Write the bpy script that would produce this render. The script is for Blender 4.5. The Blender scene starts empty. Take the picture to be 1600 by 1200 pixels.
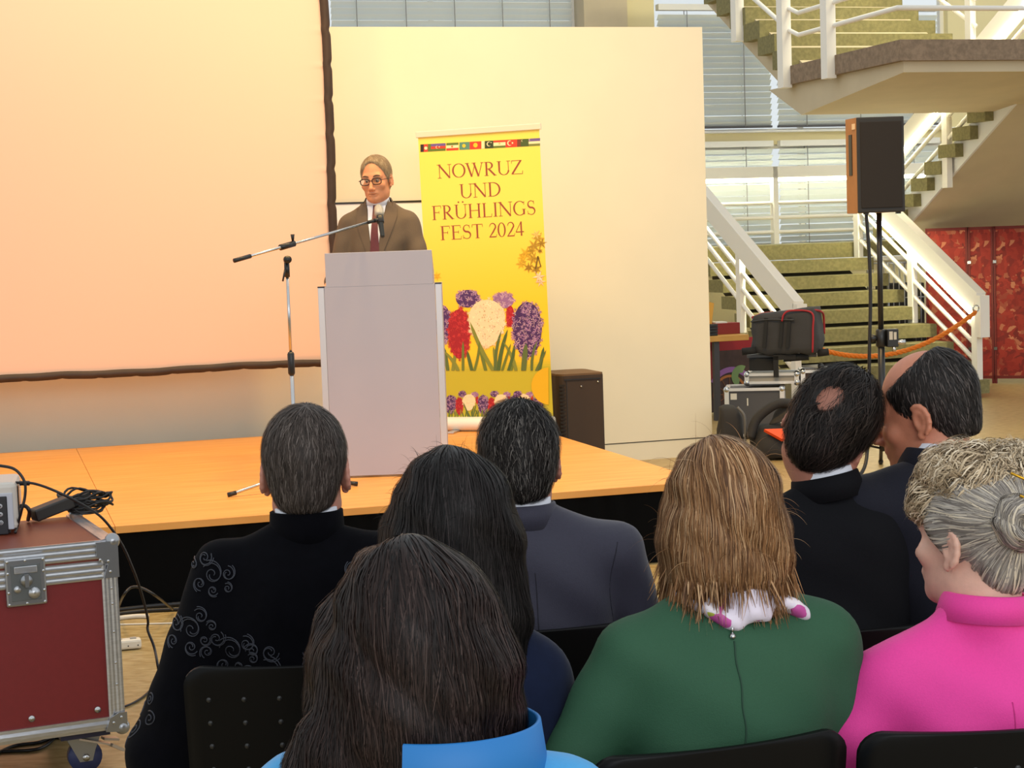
import bpy, bmesh, math, random
import numpy as np
from mathutils import Matrix, Vector

random.seed(7)
RNG = np.random.default_rng(7)
SC = bpy.context.scene
COL = SC.collection

# ------------------------------------------------------------------ camera
F_PX, PITCH, ROLL, PY, H = 2781.0, math.radians(4.886), math.radians(-1.975), 614.4, 1.65
A = math.radians(16.39)                      # how far the hall is turned against the view
fw = np.array([0, math.cos(PITCH), -math.sin(PITCH)])
_r0 = np.array([1.0, 0, 0]); _u0 = np.cross(_r0, fw)
rt = _r0 * math.cos(ROLL) + _u0 * math.sin(ROLL)
up = -_r0 * math.sin(ROLL) + _u0 * math.cos(ROLL)
EYE = np.array([0, 0, H])
cam = bpy.data.cameras.new('camera')
cam.sensor_fit = 'HORIZONTAL'; cam.sensor_width = 36.0
cam.lens = F_PX / 1600 * 36.0
cam.shift_y = (PY - 600) / 1600
cam.clip_start = 0.05; cam.clip_end = 200
camo = bpy.data.objects.new('camera', cam); COL.objects.link(camo)
camo.matrix_world = Matrix(((rt[0], up[0], -fw[0], 0), (rt[1], up[1], -fw[1], 0), (rt[2], up[2], -fw[2], H), (0, 0, 0, 1)))
SC.camera = camo

# ------------------------------------------------------------------ light
w = bpy.data.worlds.new('hall_daylight'); SC.world = w; w.use_nodes = True
w.node_tree.nodes['Background'].inputs[0].default_value = (0.92, 0.97, 1.0, 1)
w.node_tree.nodes['Background'].inputs[1].default_value = 0.88
SC.view_settings.view_transform = 'Standard'; SC.view_settings.look = 'None'
SC.view_settings.gamma = 1; SC.view_settings.use_curve_mapping = False
SC.view_settings.exposure = 0.0
SC.cycles.use_denoising = True
SC.cycles.max_bounces = 6

def UV(u, v, z):
    return Vector((u * math.cos(A) - v * math.sin(A), u * math.sin(A) + v * math.cos(A), z))

def spot(name, u, v, z, tu, tv, tz, power, color, size, blend=0.6, rad=0.12):
    l = bpy.data.lights.new(name, 'SPOT'); l.energy = power; l.color = color
    l.spot_size = math.radians(size); l.spot_blend = blend; l.shadow_soft_size = rad
    o = bpy.data.objects.new(name, l); COL.objects.link(o)
    p = UV(u, v, z); d = UV(tu, tv, tz) - p
    o.location = p; o.rotation_euler = d.to_track_quat('-Z', 'Y').to_euler()
    return o
WARM = (1.0, 0.63, 0.22)
spot('stage_lamp', 0.2, 8.7, 5.8, 0.2, 11.0, 0.9, 480, WARM, 96, rad=0.35)
spot('stage_lamp', 2.2, 8.7, 5.8, 2.2, 11.0, 0.9, 480, WARM, 96, rad=0.35)
spot('stage_lamp', 4.2, 8.7, 5.8, 4.0, 11.0, 0.9, 480, WARM, 96, rad=0.35)
def area(name, p, q, power, color, sx, sy):
    l = bpy.data.lights.new(name, 'AREA'); l.shape = 'RECTANGLE'; l.size = sx; l.size_y = sy; l.energy = power; l.color = color
    o = bpy.data.objects.new(name, l); COL.objects.link(o); o.location = p; o.rotation_euler = (q - p).to_track_quat('-Z', 'Y').to_euler()
area('rear_fill', UV(1.0, -6.5, 4.2), UV(1.0, 4.0, 0.8), 330, (0.95, 0.97, 1.0), 8.0, 3.0)  # soft fill added behind the camera to light the audience backs
area('stair_fill', UV(8.6, 13.4, 6.3), UV(9.2, 17.5, 0.5), 150, (1.0, 0.90, 0.58), 2.5, 0.5)  # unseen fill added to brighten the stairs and the far wall

# ------------------------------------------------------------------ helpers
def ray(x, y):
    return fw + rt * (x - 800) / F_PX - up * (y - PY) / F_PX
def atz(x, y, z):
    d = ray(x, y); return Vector(EYE + d * (z - H) / d[2])
def aty(x, y, Y):
    d = ray(x, y); return Vector(EYE + d * Y / d[1])
DU = np.array([math.cos(A), math.sin(A), 0]); DV = np.array([-math.sin(A), math.cos(A), 0])
def toUV(p):
    p = np.array(p); return Vector((p @ DU, p @ DV, p[2]))
def atv(x, y, v):
    d = ray(x, y); t = (v - EYE @ DV) / (d @ DV); return toUV(EYE + d * t)

def lin(c):
    return tuple((x / 12.92 if x <= 0.04045 else ((x + 0.055) / 1.055) ** 2.4) for x in c)
def rgb(r, g, b):
    return lin((r / 255, g / 255, b / 255))

_M = {}
def mat(name, col, rough=0.6, metal=0.0, noise=0.0, nscale=20.0, bump=0.0, bscale=None, spec=0.5, col2=None, stretch=None,
        sheen=0.0, emit=None, estr=0.0, trans=0.0, alpha=1.0, sss=0.0, attr=None, coat=0.0, detail=4.0):
    if name in _M: return _M[name]
    m = bpy.data.materials.new(name); m.use_nodes = True; _M[name] = m
    nt = m.node_tree; b = nt.nodes['Principled BSDF']
    b.inputs['Base Color'].default_value = (*col, 1); b.inputs['Roughness'].default_value = rough
    b.inputs['Metallic'].default_value = metal; b.inputs['Specular IOR Level'].default_value = spec
    if sheen: b.inputs['Sheen Weight'].default_value = sheen
    if coat: b.inputs['Coat Weight'].default_value = coat
    if trans: b.inputs['Transmission Weight'].default_value = trans
    if sss:
        b.inputs['Subsurface Weight'].default_value = sss; b.inputs['Subsurface Radius'].default_value = (0.012, 0.005, 0.003)
        b.inputs['Subsurface Scale'].default_value = 1.0
    if emit: b.inputs['Emission Color'].default_value = (*emit, 1); b.inputs['Emission Strength'].default_value = estr
    src = None
    if noise or bump or col2:
        tc = nt.nodes.new('ShaderNodeTexCoord'); mp = nt.nodes.new('ShaderNodeMapping')
        nt.links.new(tc.outputs['Object'], mp.inputs['Vector'])
        if stretch: mp.inputs['Scale'].default_value = stretch
        n = nt.nodes.new('ShaderNodeTexNoise'); n.inputs['Scale'].default_value = nscale; n.inputs['Detail'].default_value = detail
        nt.links.new(mp.outputs[0], n.inputs['Vector'])
        if noise or col2:
            c2 = col2 or tuple(x * (1 - noise) for x in col)
            r = nt.nodes.new('ShaderNodeValToRGB')
            r.color_ramp.elements[0].position = 0.36; r.color_ramp.elements[1].position = 0.64
            r.color_ramp.elements[0].color = (*c2, 1); r.color_ramp.elements[1].color = (*col, 1)
            nt.links.new(n.outputs['Fac'], r.inputs['Fac']); nt.links.new(r.outputs['Color'], b.inputs['Base Color']); src = r.outputs['Color']
        if bump:
            n2 = nt.nodes.new('ShaderNodeTexNoise'); n2.inputs['Scale'].default_value = bscale or nscale; n2.inputs['Detail'].default_value = 3
            nt.links.new(mp.outputs[0], n2.inputs['Vector'])
            bp = nt.nodes.new('ShaderNodeBump'); bp.inputs['Strength'].default_value = bump; bp.inputs['Distance'].default_value = 0.004
            nt.links.new(n2.outputs['Fac'], bp.inputs['Height']); nt.links.new(bp.outputs[0], b.inputs['Normal'])
    if attr:
        at = nt.nodes.new('ShaderNodeAttribute'); at.attribute_name = attr
        nt.links.new(at.outputs['Color'], b.inputs['Base Color'])
    return m

class MB:
    """collects shapes into one mesh"""
    def __init__(s): s.v = []; s.f = []; s.c = []; s.flat = []
    def add(s, vs, fs, col=None, flat=True):
        o = len(s.v); s.v += [tuple(p) for p in vs]
        for f in fs: s.f.append(tuple(i + o for i in f)); s.c.append(col); s.flat.append(flat)
        return s
    def box(s, x0, x1, y0, y1, z0, z1, bev=0.0, M=None, col=None):
        if bev <= 0:
            vs = [(x, y, z) for x in (x0, x1) for y in (y0, y1) for z in (z0, z1)]
            fs = [(0, 1, 3, 2), (4, 6, 7, 5), (0, 4, 5, 1), (2, 3, 7, 6), (0, 2, 6, 4), (1, 5, 7, 3)]
        else:
            bm = bmesh.new(); bmesh.ops.create_cube(bm, size=1)
            for q in bm.verts: q.co = Vector(((x0 + x1) / 2 + q.co.x * (x1 - x0), (y0 + y1) / 2 + q.co.y * (y1 - y0), (z0 + z1) / 2 + q.co.z * (z1 - z0)))
            bmesh.ops.bevel(bm, geom=bm.edges[:], offset=bev, segments=2, profile=0.5, affect='EDGES')
            bm.verts.index_update()
            vs = [q.co.copy() for q in bm.verts]; fs = [[q.index for q in f.verts] for f in bm.faces]; bm.free()
        if M is not None: vs = [M @ Vector(p) for p in vs]
        return s.add(vs, fs, col)
    def tube(s, pts, r, n=8, col=None, cap=True):
        pts = [Vector(p) for p in pts]; rs = r if hasattr(r, '__len__') else [r] * len(pts)
        vs, fs = [], []; prev = None
        for i, p in enumerate(pts):
            t = (pts[min(i + 1, len(pts) - 1)] - pts[max(i - 1, 0)])
            t = t.normalized() if t.length > 1e-9 else Vector((0, 0, 1))
            if prev is None:
                a = Vector((0, 0, 1)) if abs(t.z) < 0.9 else Vector((1, 0, 0))
                x = t.cross(a).normalized()
            else:
                x = (prev - t * prev.dot(t)); x = x.normalized() if x.length > 1e-6 else t.orthogonal().normalized()
            prev = x; y = t.cross(x)
            for k in range(n):
                a = 2 * math.pi * k / n; vs.append(p + (x * math.cos(a) + y * math.sin(a)) * rs[i])
        for i in range(len(pts) - 1):
            for k in range(n):
                fs.append((i * n + k, i * n + (k + 1) % n, (i + 1) * n + (k + 1) % n, (i + 1) * n + k))
        if cap: fs.append(tuple(range(n - 1, -1, -1))); fs.append(tuple((len(pts) - 1) * n + k for k in range(n)))
        return s.add(vs, fs, col, flat=False)
    def bar(s, p0, p1, w, h, upv=(0, 0, 1), col=None, ends=None):
        p0, p1 = Vector(p0), Vector(p1); t = (p1 - p0).normalized(); u = Vector(upv); x = t.cross(u).normalized(); y = x.cross(t)
        vs = []
        for p in (p0, p1):
            for a, b in ((-1, -1), (1, -1), (1, 1), (-1, 1)): vs.append(p + x * a * w / 2 + y * b * h / 2)
        return s.add(vs, [(3, 2, 1, 0), (4, 5, 6, 7), (0, 1, 5, 4), (1, 2, 6, 5), (2, 3, 7, 6), (3, 0, 4, 7)], col)
    def lathe(s, prof, n=20, M=None, col=None):
        vs, fs = [], []
        for r, z in prof:
            for k in range(n): a = 2 * math.pi * k / n; vs.append(Vector((r * math.cos(a), r * math.sin(a), z)))
        for i in range(len(prof) - 1):
            for k in range(n): fs.append((i * n + k, i * n + (k + 1) % n, (i + 1) * n + (k + 1) % n, (i + 1) * n + k))
        fs.append(tuple(range(n - 1, -1, -1))); fs.append(tuple((len(prof) - 1) * n + k for k in range(n)))
        if M is not None: vs = [M @ p for p in vs]
        return s.add(vs, fs, col, flat=False)
    def ball(s, c, r, n=14, m=9, sc=(1, 1, 1), M=None):
        c = Vector(c); prof = []
        vs, fs = [], []
        for i in range(m + 1):
            th = math.pi * i / m
            for k in range(n):
                a = 2 * math.pi * k / n
                vs.append(Vector((math.sin(th) * math.cos(a) * sc[0], math.sin(th) * math.sin(a) * sc[1], -math.cos(th) * sc[2])) * r)
        for i in range(m):
            for k in range(n): fs.append((i * n + k, i * n + (k + 1) % n, (i + 1) * n + (k + 1) % n, (i + 1) * n + k))
        vs = [(M @ p if M is not None else p) + c for p in vs]
        return s.add(vs, fs, flat=False)
    def prism(s, poly, y0, y1, M=None, col=None):
        """polygon in x,z pushed along y"""
        n = len(poly); vs = [Vector((x, y0, z)) for x, z in poly] + [Vector((x, y1, z)) for x, z in poly]
        fs = [tuple(range(n)), tuple(range(2 * n - 1, n - 1, -1))] + [(i + n, (i + 1) % n + n, (i + 1) % n, i) for i in range(n)]
        if M is not None: vs = [M @ p for p in vs]
        return s.add(vs, fs, col)
    def mesh(s, name, smooth=None):
        me = bpy.data.meshes.new(name); me.from_pydata([tuple(p) for p in s.v], [], s.f)
        fl = [(not q) if smooth is None else smooth for q in s.flat]
        me.polygons.foreach_set('use_smooth', fl)
        if any(c is not None for c in s.c):
            at = me.color_attributes.new('col', 'FLOAT_COLOR', 'CORNER'); arr = []
            for f, c in zip(s.f, s.c): arr += [*(c or (1, 1, 1)), 1.0] * len(f)
            at.data.foreach_set('color', arr)
        bm = bmesh.new(); bm.from_mesh(me); bmesh.ops.recalc_face_normals(bm, faces=bm.faces[:]); bm.to_mesh(me); bm.free()
        me.update(); return me

def obj(name, data, m=None, parent=None, loc=None, rz=None):
    if isinstance(data, MB): data = data.mesh(name)
    o = bpy.data.objects.new(name, data); COL.objects.link(o)
    if m is not None and not data.materials: data.materials.append(m)
    if parent is not None: o.parent = parent
    if loc is not None: o.location = loc
    if rz is not None: o.rotation_euler = (0, 0, rz)
    return o
def tag(o, label=None, cat=None, group=None, kind=None):
    if label: o['label'] = label
    if cat: o['category'] = cat
    if group: o['group'] = group
    if kind: o['kind'] = kind
    return o
def thing(name, label, cat, loc=(0, 0, 0), rz=0.0, group=None):
    o = bpy.data.objects.new(name, None); o.empty_display_size = 0.1; COL.objects.link(o)
    o.location = loc; o.rotation_euler = (0, 0, rz)
    return tag(o, label, cat, group)
def copy_tree(o, parent=None):
    c = o.copy(); COL.objects.link(c); c.parent = parent
    for ch in list(o.children): copy_tree(ch, c)
    return c
def hall(name, label, cat, u=0, v=0, z=0, rz=0.0, group=None):   # a thing whose local x,y run along the hall
    return thing(name, label, cat, UV(u, v, z), A + rz, group)
def struct(name, data, m, parent=None):
    o = obj(name, data, m, parent)
    if parent is None:
        o['kind'] = 'structure'
    return o
def hstruct(name, data, m):
    o = struct(name, data, m); o.rotation_euler = (0, 0, A); return o

def bez(pts, n=12):
    """smooth curve through points (Catmull-Rom)"""
    pts = [Vector(p) for p in pts]; P = [pts[0] * 2 - pts[1]] + pts + [pts[-1] * 2 - pts[-2]]; out = []
    for i in range(1, len(P) - 2):
        a, b, c, d = P[i - 1:i + 3]
        for k in range(n):
            t = k / n
            out.append(0.5 * ((2 * b) + (c - a) * t + (2 * a - 5 * b + 4 * c - d) * t * t + (3 * b - a - 3 * c + d) * t ** 3))
    out.append(pts[-1]); return out

# ------------------------------------------------------------------ materials
M_white = mat('white_paint', (0.80, 0.79, 0.76), 0.55)
M_part = mat('partition_paint', (0.80, 0.76, 0.60), 0.6, noise=0.03, nscale=2.0)
M_rail = mat('rail_paint', (0.90, 0.86, 0.78), 0.4)
M_conc = mat('step_concrete', rgb(138, 130, 86), 0.85, noise=0.25, nscale=30, bump=0.15, bscale=90)
M_soff = mat('soffit_paint', rgb(205, 190, 160), 0.8, noise=0.06, nscale=3)
M_slab = mat('landing_concrete', rgb(150, 128, 105), 0.85, noise=0.3, nscale=25, bump=0.2, bscale=80)
M_floor = mat('floor_linoleum', rgb(186, 162, 112), 0.38, col2=rgb(158, 132, 82), nscale=14, stretch=(1, 2.2, 1), bump=0.03, bscale=40)
M_black = mat('black_plastic', (0.012, 0.012, 0.013), 0.35)
M_blackm = mat('black_matte', (0.010, 0.010, 0.010), 0.8)
M_cable = mat('black_cable', (0.010, 0.009, 0.009), 0.4)
M_alu = mat('aluminium', (0.62, 0.63, 0.66), 0.32, metal=0.9, noise=0.15, nscale=30, stretch=(1, 1, 6))
M_steel = mat('steel', (0.55, 0.55, 0.55), 0.22, metal=1.0)
M_tube = mat('light_tube', (1, 1, 0.9), 0.5, emit=(1.0, 0.93, 0.62), estr=40.0)
M_deck = mat('stage_plywood', rgb(232, 166, 84), 0.42, col2=rgb(222, 150, 68), nscale=2.2, stretch=(1.0, 9, 1), bump=0.03, bscale=30)
M_skirt = mat('black_skirt', (0.003, 0.003, 0.003), 0.95, spec=0.08)
M_slat = mat('blind_slat', (0.78, 0.84, 0.86), 0.5)
M_cream = mat('spandrel_paint', rgb(225, 212, 165), 0.6)

# ------------------------------------------------------------------ room shell
PV = 12.296
b = MB(); b.box(-16, 16, -8, 30, -0.2, 0.0)
struct('floor', b, M_floor)
b = MB(); b.box(-7.0, 5.168, PV, PV + 0.16, 0.139, 3.167)
hstruct('wall_rear', b, M_part)
b = MB(); b.box(-7.0, 5.164, PV + 0.008, PV + 0.15, 0.0, 0.131)
hstruct('baseboard_rear', b, M_part)
b = MB(); b.box(-7.0, 5.16, PV + 0.03, PV + 0.14, 0.131, 0.139)
hstruct('trim_1', b, mat('joint_dark', (0.05, 0.04, 0.03), 0.9))

# window wall behind the stairs
WV = 20.0
Z_TOP = 5.2
def win(name, u0, u1, z0, z1, lab):
    fr = MB()
    fr.box(u0, u1, WV, WV + .08, z0 - .05, z0); fr.box(u0, u1, WV, WV + .08, z1, z1 + .05)
    fr.box(u0 - .05, u0, WV, WV + .08, z0 - .05, z1 + .05); fr.box(u1, u1 + .05, WV, WV + .08, z0 - .05, z1 + .05)
    n = max(1, round((u1 - u0) / 1.55))
    for i in range(1, n): x = u0 + (u1 - u0) * i / n; fr.box(x - .025, x + .025, WV, WV + .08, z0, z1)
    o = hstruct(name, fr, M_rail)
    for i in range(n):
        g = MB(); g.box(u0 + (u1 - u0) * i / n, u0 + (u1 - u0) * (i + 1) / n, WV + .035, WV + .045, z0, z1)
        obj('pane', g, mat('window_glass', (0.98, 1, 1), 0.02, trans=1.0, spec=0.3), o)
    return o
win('window_1', 3.4, 6.76, 3.35, Z_TOP, '')
win('window_2', 7.76, 11.6, 2.90, Z_TOP, '')
win('window_3', 7.76, 11.6, 1.30, 2.66, '')
b = MB(); b.box(7.7, 12.2, WV - .05, WV + .2, 2.71, 2.85)
hstruct('trim_2', b, M_cream)
b = MB(); b.box(7.7, 12.2, WV - .12, WV + .02, 2.85, 2.876, 0.004)
hstruct('trim_3', b, M_white)
b = MB(); b.box(6.80, 7.33, WV - .35, WV + .1, 0, Z_TOP)
hstruct('pillar', b, M_soff)
b = MB(); b.box(7.33, 7.72, WV - .2, WV + .1, 0, Z_TOP)
hstruct('wall_pier', b, M_cream)
b = MB(); b.box(11.65, 15, WV - .1, WV + .1, 0, Z_TOP); b.box(7.7, 11.7, WV, WV + .2, 0, 1.25)
hstruct('wall_far', b, M_cream)
b = MB(); b.box(2.0, 6.8, WV, WV + .2, 0, 3.3)
hstruct('wall_side', b, M_cream)

# venetian blinds: every slat its own part
def slat_mesh(L):
    bm = MB(); n = 5; wd = 0.082
    vs, fs = [], []
    for x in (0, L):
        for k in range(n):
            t = (k / (n - 1) - .5); a = math.radians(50)
            yy, zz = t * wd, 0.010 * (1 - 4 * t * t)
            vs.append((x, -yy * math.cos(a) - zz * math.sin(a), yy * math.sin(a) * 1.0 - zz * math.cos(a) * -1))
    for k in range(n - 1): fs.append((k, k + 1, n + k + 1, n + k))
    bm.add(vs, fs, flat=False)
    return bm.mesh('slat')
def blind(u0, u1, z0, z1, label, cords):
    t = hall('venetian_blind', label, 'blind', u0, WV - .09, z0, group='venetian blinds on the far window wall')
    me = slat_mesh(u1 - u0); me.materials.append(M_slat)
    z = 0.03; i = 0
    while z < z1 - z0 - .02:
        o = obj('slat', me, None, t); o.location = (0, 0, z + random.uniform(-.003, .003)); z += .0705
    c = MB()
    for k in range(cords):
        x = (u1 - u0) * (k + .5) / cords
        for y in (-.045, .045): c = MB(); c.tube([(x, y, 0), (x, y, z1 - z0)], .005, 5); obj('cord', c, mat('blind_cord', (.25, .25, .25), .8), t)
    r = MB(); r.box(0, u1 - u0, -.03, .03, -.012, .012); obj('bottom_rail', r, mat('blind_rail', (.10, .10, .11), .5), t)
    h = MB(); h.box(0, u1 - u0, -.05, .05, z1 - z0, z1 - z0 + .07); obj('head_rail', h, M_white, t)
blind(3.9, 6.74, 3.55, 5.0, 'grey venetian blind seen above the cream partition, left of the pillar', 5)
blind(7.80, 9.24, 2.92, 4.30, 'tall grey venetian blind beside the partition edge, above the window ledge', 2)
blind(9.33, 11.5, 2.92, 4.30, 'tall grey venetian blind above the ledge, partly behind the upper stair landing', 3)
blind(7.80, 9.24, 1.32, 2.68, 'grey venetian blind below the ledge, behind the left half of the landing rail', 2)
blind(9.33, 11.5, 1.32, 2.68, 'grey venetian blind below the ledge, behind the landing rail and loudspeaker', 3)

# ------------------------------------------------------------------ staircase
RISE, RUN, SV, UL, UR = 0.1675, 0.326, 15.03, 7.3, 9.2
st = hall('staircase', 'concrete staircase with white railings and lit handrails climbing to two landings', 'staircase')
def step(u0, u1, v0, v1, z1, th, taper=0.0, m=M_conc, name='step'):
    bm = MB()
    vs = [(u0, v0, z1 - th), (u1, v0, z1 - th), (u1, v1, z1 - th), (u0, v1, z1 - th), (u0, v0, z1), (u1, v0, z1), (u1, v1, z1), (u0, v1, z1)]
    bm.add(vs, [(3, 2, 1, 0), (4, 5, 6, 7), (0, 1, 5, 4), (1, 2, 6, 5), (2, 3, 7, 6), (3, 0, 4, 7)])
    return obj(name, bm, m, st)
for i in range(8):                                                    # lower flight, open risers
    step(UL, UR, SV + i * RUN, SV + (i + 1) * RUN + .05, RISE * (i + 1), .13)
ZL1 = RISE * 9; VL1 = SV + 8 * RUN
bm = MB(); bm.box(UL, 11.3, VL1, 19.35, ZL1 - .16, ZL1); obj('lower_landing', bm, M_conc, st)
bm = MB()                                                            # plate under the lower flight, painted dark as shade between the treads
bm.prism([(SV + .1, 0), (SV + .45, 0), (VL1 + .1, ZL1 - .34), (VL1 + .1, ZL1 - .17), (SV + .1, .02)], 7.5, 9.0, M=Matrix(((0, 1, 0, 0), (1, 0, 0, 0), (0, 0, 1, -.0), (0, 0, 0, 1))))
obj('stringer', bm, mat('gap_shade', rgb(62, 56, 40), .9), st)
ZL2 = ZL1 + 10 * RISE
V2 = 17.13                                                            # second flight starts here, climbs towards the viewer
for i in range(-2, 8):
    z_ = 1.862 + .1555 * i; v_ = 16.562 - .279 * i; step(9.27, 11.2, v_, v_ + .33, z_ + .13, .13)
S = Matrix(((0, 1, 0, 0), (1, 0, 0, 0), (0, 0, 1, 0), (0, 0, 0, 1)))
def vprism(poly_vz, u0, u1, m, name):
    b_ = MB(); b_.prism(poly_vz, u0, u1, M=S); return obj(name, b_, m, st)
def l2(v, dz): return (v, 1.72 - .5365 * (v - 16.80) - .025 + dz)
vprism([l2(17.1, 0), l2(14.6, 0), l2(14.6, .06), l2(17.1, .06)], 9.385, 11.2, M_soff, 'soffit')
vprism([l2(17.1, -.005), l2(14.6, -.005), l2(14.6, .30), l2(17.1, .30)], 9.36, 9.385, M_white, 'stringer')
# upper landing and third flight
VB, VA = 13.22, 15.30
bm = MB(); bm.box(UL, 9.05, VB, VA + .15, ZL2 - .17, ZL2); obj('upper_landing', bm, M_slab, st)
bm = MB(); bm.box(9.13, 12.2, VB, 14.4, ZL2 - .17, ZL2); obj('upper_landing', bm, M_slab, st)
vprism([(VB + .06, ZL2 - .17), (VB + .06, ZL2 - .26), (15.2, ZL2 - .46), (15.9, ZL2 - .17)], UL + .06, 12.2, M_soff, 'soffit')
for i in range(9):
    step(UL, UR, VA + i * RUN, VA + (i + 1) * RUN + .05, ZL2 + RISE * (i + 1), .17, m=M_conc)
vprism([(VA + .35, ZL2 - .17), (VA + 9 * RUN, ZL2 + 8.4 * RISE - .1), (VA + 9 * RUN, ZL2 + 8.4 * RISE + .15), (VA - .1, ZL2 - .0)], UL + .1, UR - .1, M_soff, 'soffit')

def rail_run(pts, posts, m=M_rail, board=.21, lower=(0.28, 0.46, 0.64), hand=True, led=None, post_h=.72, rail_r=.022, side=1):
    """pts: line of the floor edge (u,v,z); a broad handrail board above, thin rails below, flat posts"""
    pts = [Vector(p) for p in pts]
    if hand:
        b_ = MB()
        for a, c in zip(pts[:-1], pts[1:]): b_.bar(a + Vector((0, 0, post_h - .02)), c + Vector((0, 0, post_h - .02)), .10, board)
        h = obj('handrail', b_, M_rail, st)
        if led:
            for a, c in zip(pts[:-1], pts[1:]):
                g = MB(); off = Vector((led, 0, 0)) if abs((c - a).x) < .1 else Vector((0, 0, board * -.5 + .105))
                d = c - a
                g.tube([a + d * .02 + off + Vector((0, 0, post_h - .15)), a + d * .98 + off + Vector((0, 0, post_h - .15))], .018, 8); obj('light_tube', g, M_tube, h)
    for hh in lower:
        b_ = MB(); b_.tube([p + Vector((0, 0, hh)) for p in pts], rail_r, 8); obj('rail', b_, m, st)
    for p, z0, z1 in posts:
        b_ = MB(); p = Vector(p); b_.box(p.x - .03, p.x + .03, p.y - .05, p.y + .05, p.z + z0, p.z + z1); obj('post', b_, m, st)
sl = RISE / RUN
def fl(u, v): return (u, v, RISE + (v - SV) * sl)
# lower flight, left and right
for u, led in ((UL - .07, .05), (UR - .06, -.05)):
    rail_run([fl(u, SV + .08), fl(u, VL1)], [(fl(u, SV + .12), -.16, .72), (fl(u, SV + 1.35), -.2, .72), (fl(u, VL1 - .1), -.2, .72)], lower=(.10, .26, .42), led=led)
    b_ = MB(); q = Vector(fl(u, SV + .02)); b_.box(u - .05, u + .05, q.y - .05, q.y + .05, q.z + .40, q.z + .80); obj('handrail', b_, M_rail, st)
# back rail of the lower landing
rail_run([(UL, 19.25, ZL1), (11.2, 19.25, ZL1)], [((8.95, 19.25, ZL1), 0, .9), ((10.6, 19.25, ZL1), 0, .9)], lower=(.14, .31, .48), led=-.06, post_h=.86, board=.13)
# second flight, left side
def f2(v): return (9.31, v, ZL1 + RISE + (V2 - v) * sl)
rail_run([f2(17.0), f2(13.9)], [(f2(15.95), -.25, .95)], lower=(.22, .44), led=-.05)
# third flight left rail, landing edge and front
def f3(v): return (UL, v, ZL2 + RISE + (v - VA) * sl)
path = [Vector(f3(VA + 2.8)), Vector(f3(VA)), Vector((UL, VA - .2, ZL2 + .1)), Vector((UL, VB + .04, ZL2 + .1)), Vector((12.2, VB + .04, ZL2 + .1))]
for hh in (.16, .36, .56):
    b_ = MB(); b_.tube([p + Vector((0, 0, hh)) for p in path], .022, 8); obj('rail', b_, M_rail, st)
b_ = MB()
for a, c in zip(path[:-1], path[1:]): b_.bar(a + Vector((0, 0, .84)), c + Vector((0, 0, .84)), .10, .2)
obj('handrail', b_, M_rail, st)
for p in (Vector((UL - .03, VA + .05, ZL2)), Vector((UL - .03, VA - .85, ZL2)), Vector((UL - .03, VA + 1.1, ZL2 + .55)), Vector((9.09, VB - .02, ZL2))):
    b_ = MB(); b_.box(p.x - .045, p.x + .045, p.y - .06, p.y + .06, p.z - .20, p.z + .95); obj('post', b_, M_rail, st)
def f3r(v): return (UR + .06, v, ZL2 + RISE + (v - VA) * sl)
rail_run([f3r(VA), f3r(VA + 2.8)], [(f3r(VA + .1), -.2, .9), (f3r(VA + 1.6), -.2, .9)], lower=(.2, .45, .66), led=.06)

# red panels below the stairs
redm = bpy.data.materials.new('red_floral'); redm.use_nodes = True
nt = redm.node_tree; bs = nt.nodes['Principled BSDF']; bs.inputs['Roughness'].default_value = .7
tc = nt.nodes.new('ShaderNodeTexCoord'); n0 = nt.nodes.new('ShaderNodeTexNoise'); n0.inputs['Scale'].default_value = 5; n0.inputs['Detail'].default_value = 5
mx = nt.nodes.new('ShaderNodeMixRGB'); mx.blend_type = 'ADD'; mx.inputs[0].default_value = .25
vo = nt.nodes.new('ShaderNodeTexVoronoi'); vo.inputs['Scale'].default_value = 19; vo.distance = 'CHEBYCHEV'
nt.links.new(tc.outputs['Object'], n0.inputs['Vector']); nt.links.new(tc.outputs['Object'], mx.inputs[1]); nt.links.new(n0.outputs['Color'], mx.inputs[2]); nt.links.new(mx.outputs[0], vo.inputs['Vector'])
rp = nt.nodes.new('ShaderNodeValToRGB'); sp = nt.nodes.new('ShaderNodeSeparateColor')
nt.links.new(vo.outputs['Color'], sp.inputs[0]); nt.links.new(sp.outputs[0], rp.inputs[0])
e = rp.color_ramp.elements; e[0].color = (*rgb(112, 20, 12), 1); e[1].position = .97; e[1].color = (*rgb(190, 120, 84), 1)
k = e.new(.3); k.color = (*rgb(142, 30, 17), 1); k = e.new(.6); k.color = (*rgb(160, 44, 25), 1); k = e.new(.78); k.color = (*rgb(136, 30, 17), 1)
nt.links.new(rp.outputs[0], bs.inputs['Base Color'])
M_redf = mat('red_frame', rgb(110, 22, 12), .6)
p0 = atz(1449, 599, 0); p1 = atz(1610, 599, 0)
dd = (p1 - p0).normalized(); rza = math.atan2(dd.y, dd.x); wtot = (p1 - p0).length
def panel(x0, x1, lab):
    t = thing('display_panel', lab, 'panel', p0 + dd * x0, rza, 'red floral panels under the stairs')
    b_ = MB(); b_.box(.02, x1 - x0 - .02, .01, .04, .07, 1.60); obj('panel_face', b_, redm, t)
    b_ = MB(); b_.box(0, .022, 0, .05, 0, 1.63); b_.box(x1 - x0 - .022, x1 - x0, 0, .05, 0, 1.63); b_.box(0, x1 - x0, 0, .05, 1.60, 1.63); b_.box(0, x1 - x0, 0, .05, .05, .08); obj('frame', b_, M_redf, t)
    b_ = MB(); b_.box(-.005, .03, -.012, 0, 1.25, 1.28); b_.box(-.005, .03, -.012, 0, .35, .38); obj('hinge', b_, M_steel, t)
q = wtot
panel(0, q * .41, 'red floral panel nearest the stair handrail, its pattern brighter orange')
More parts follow.
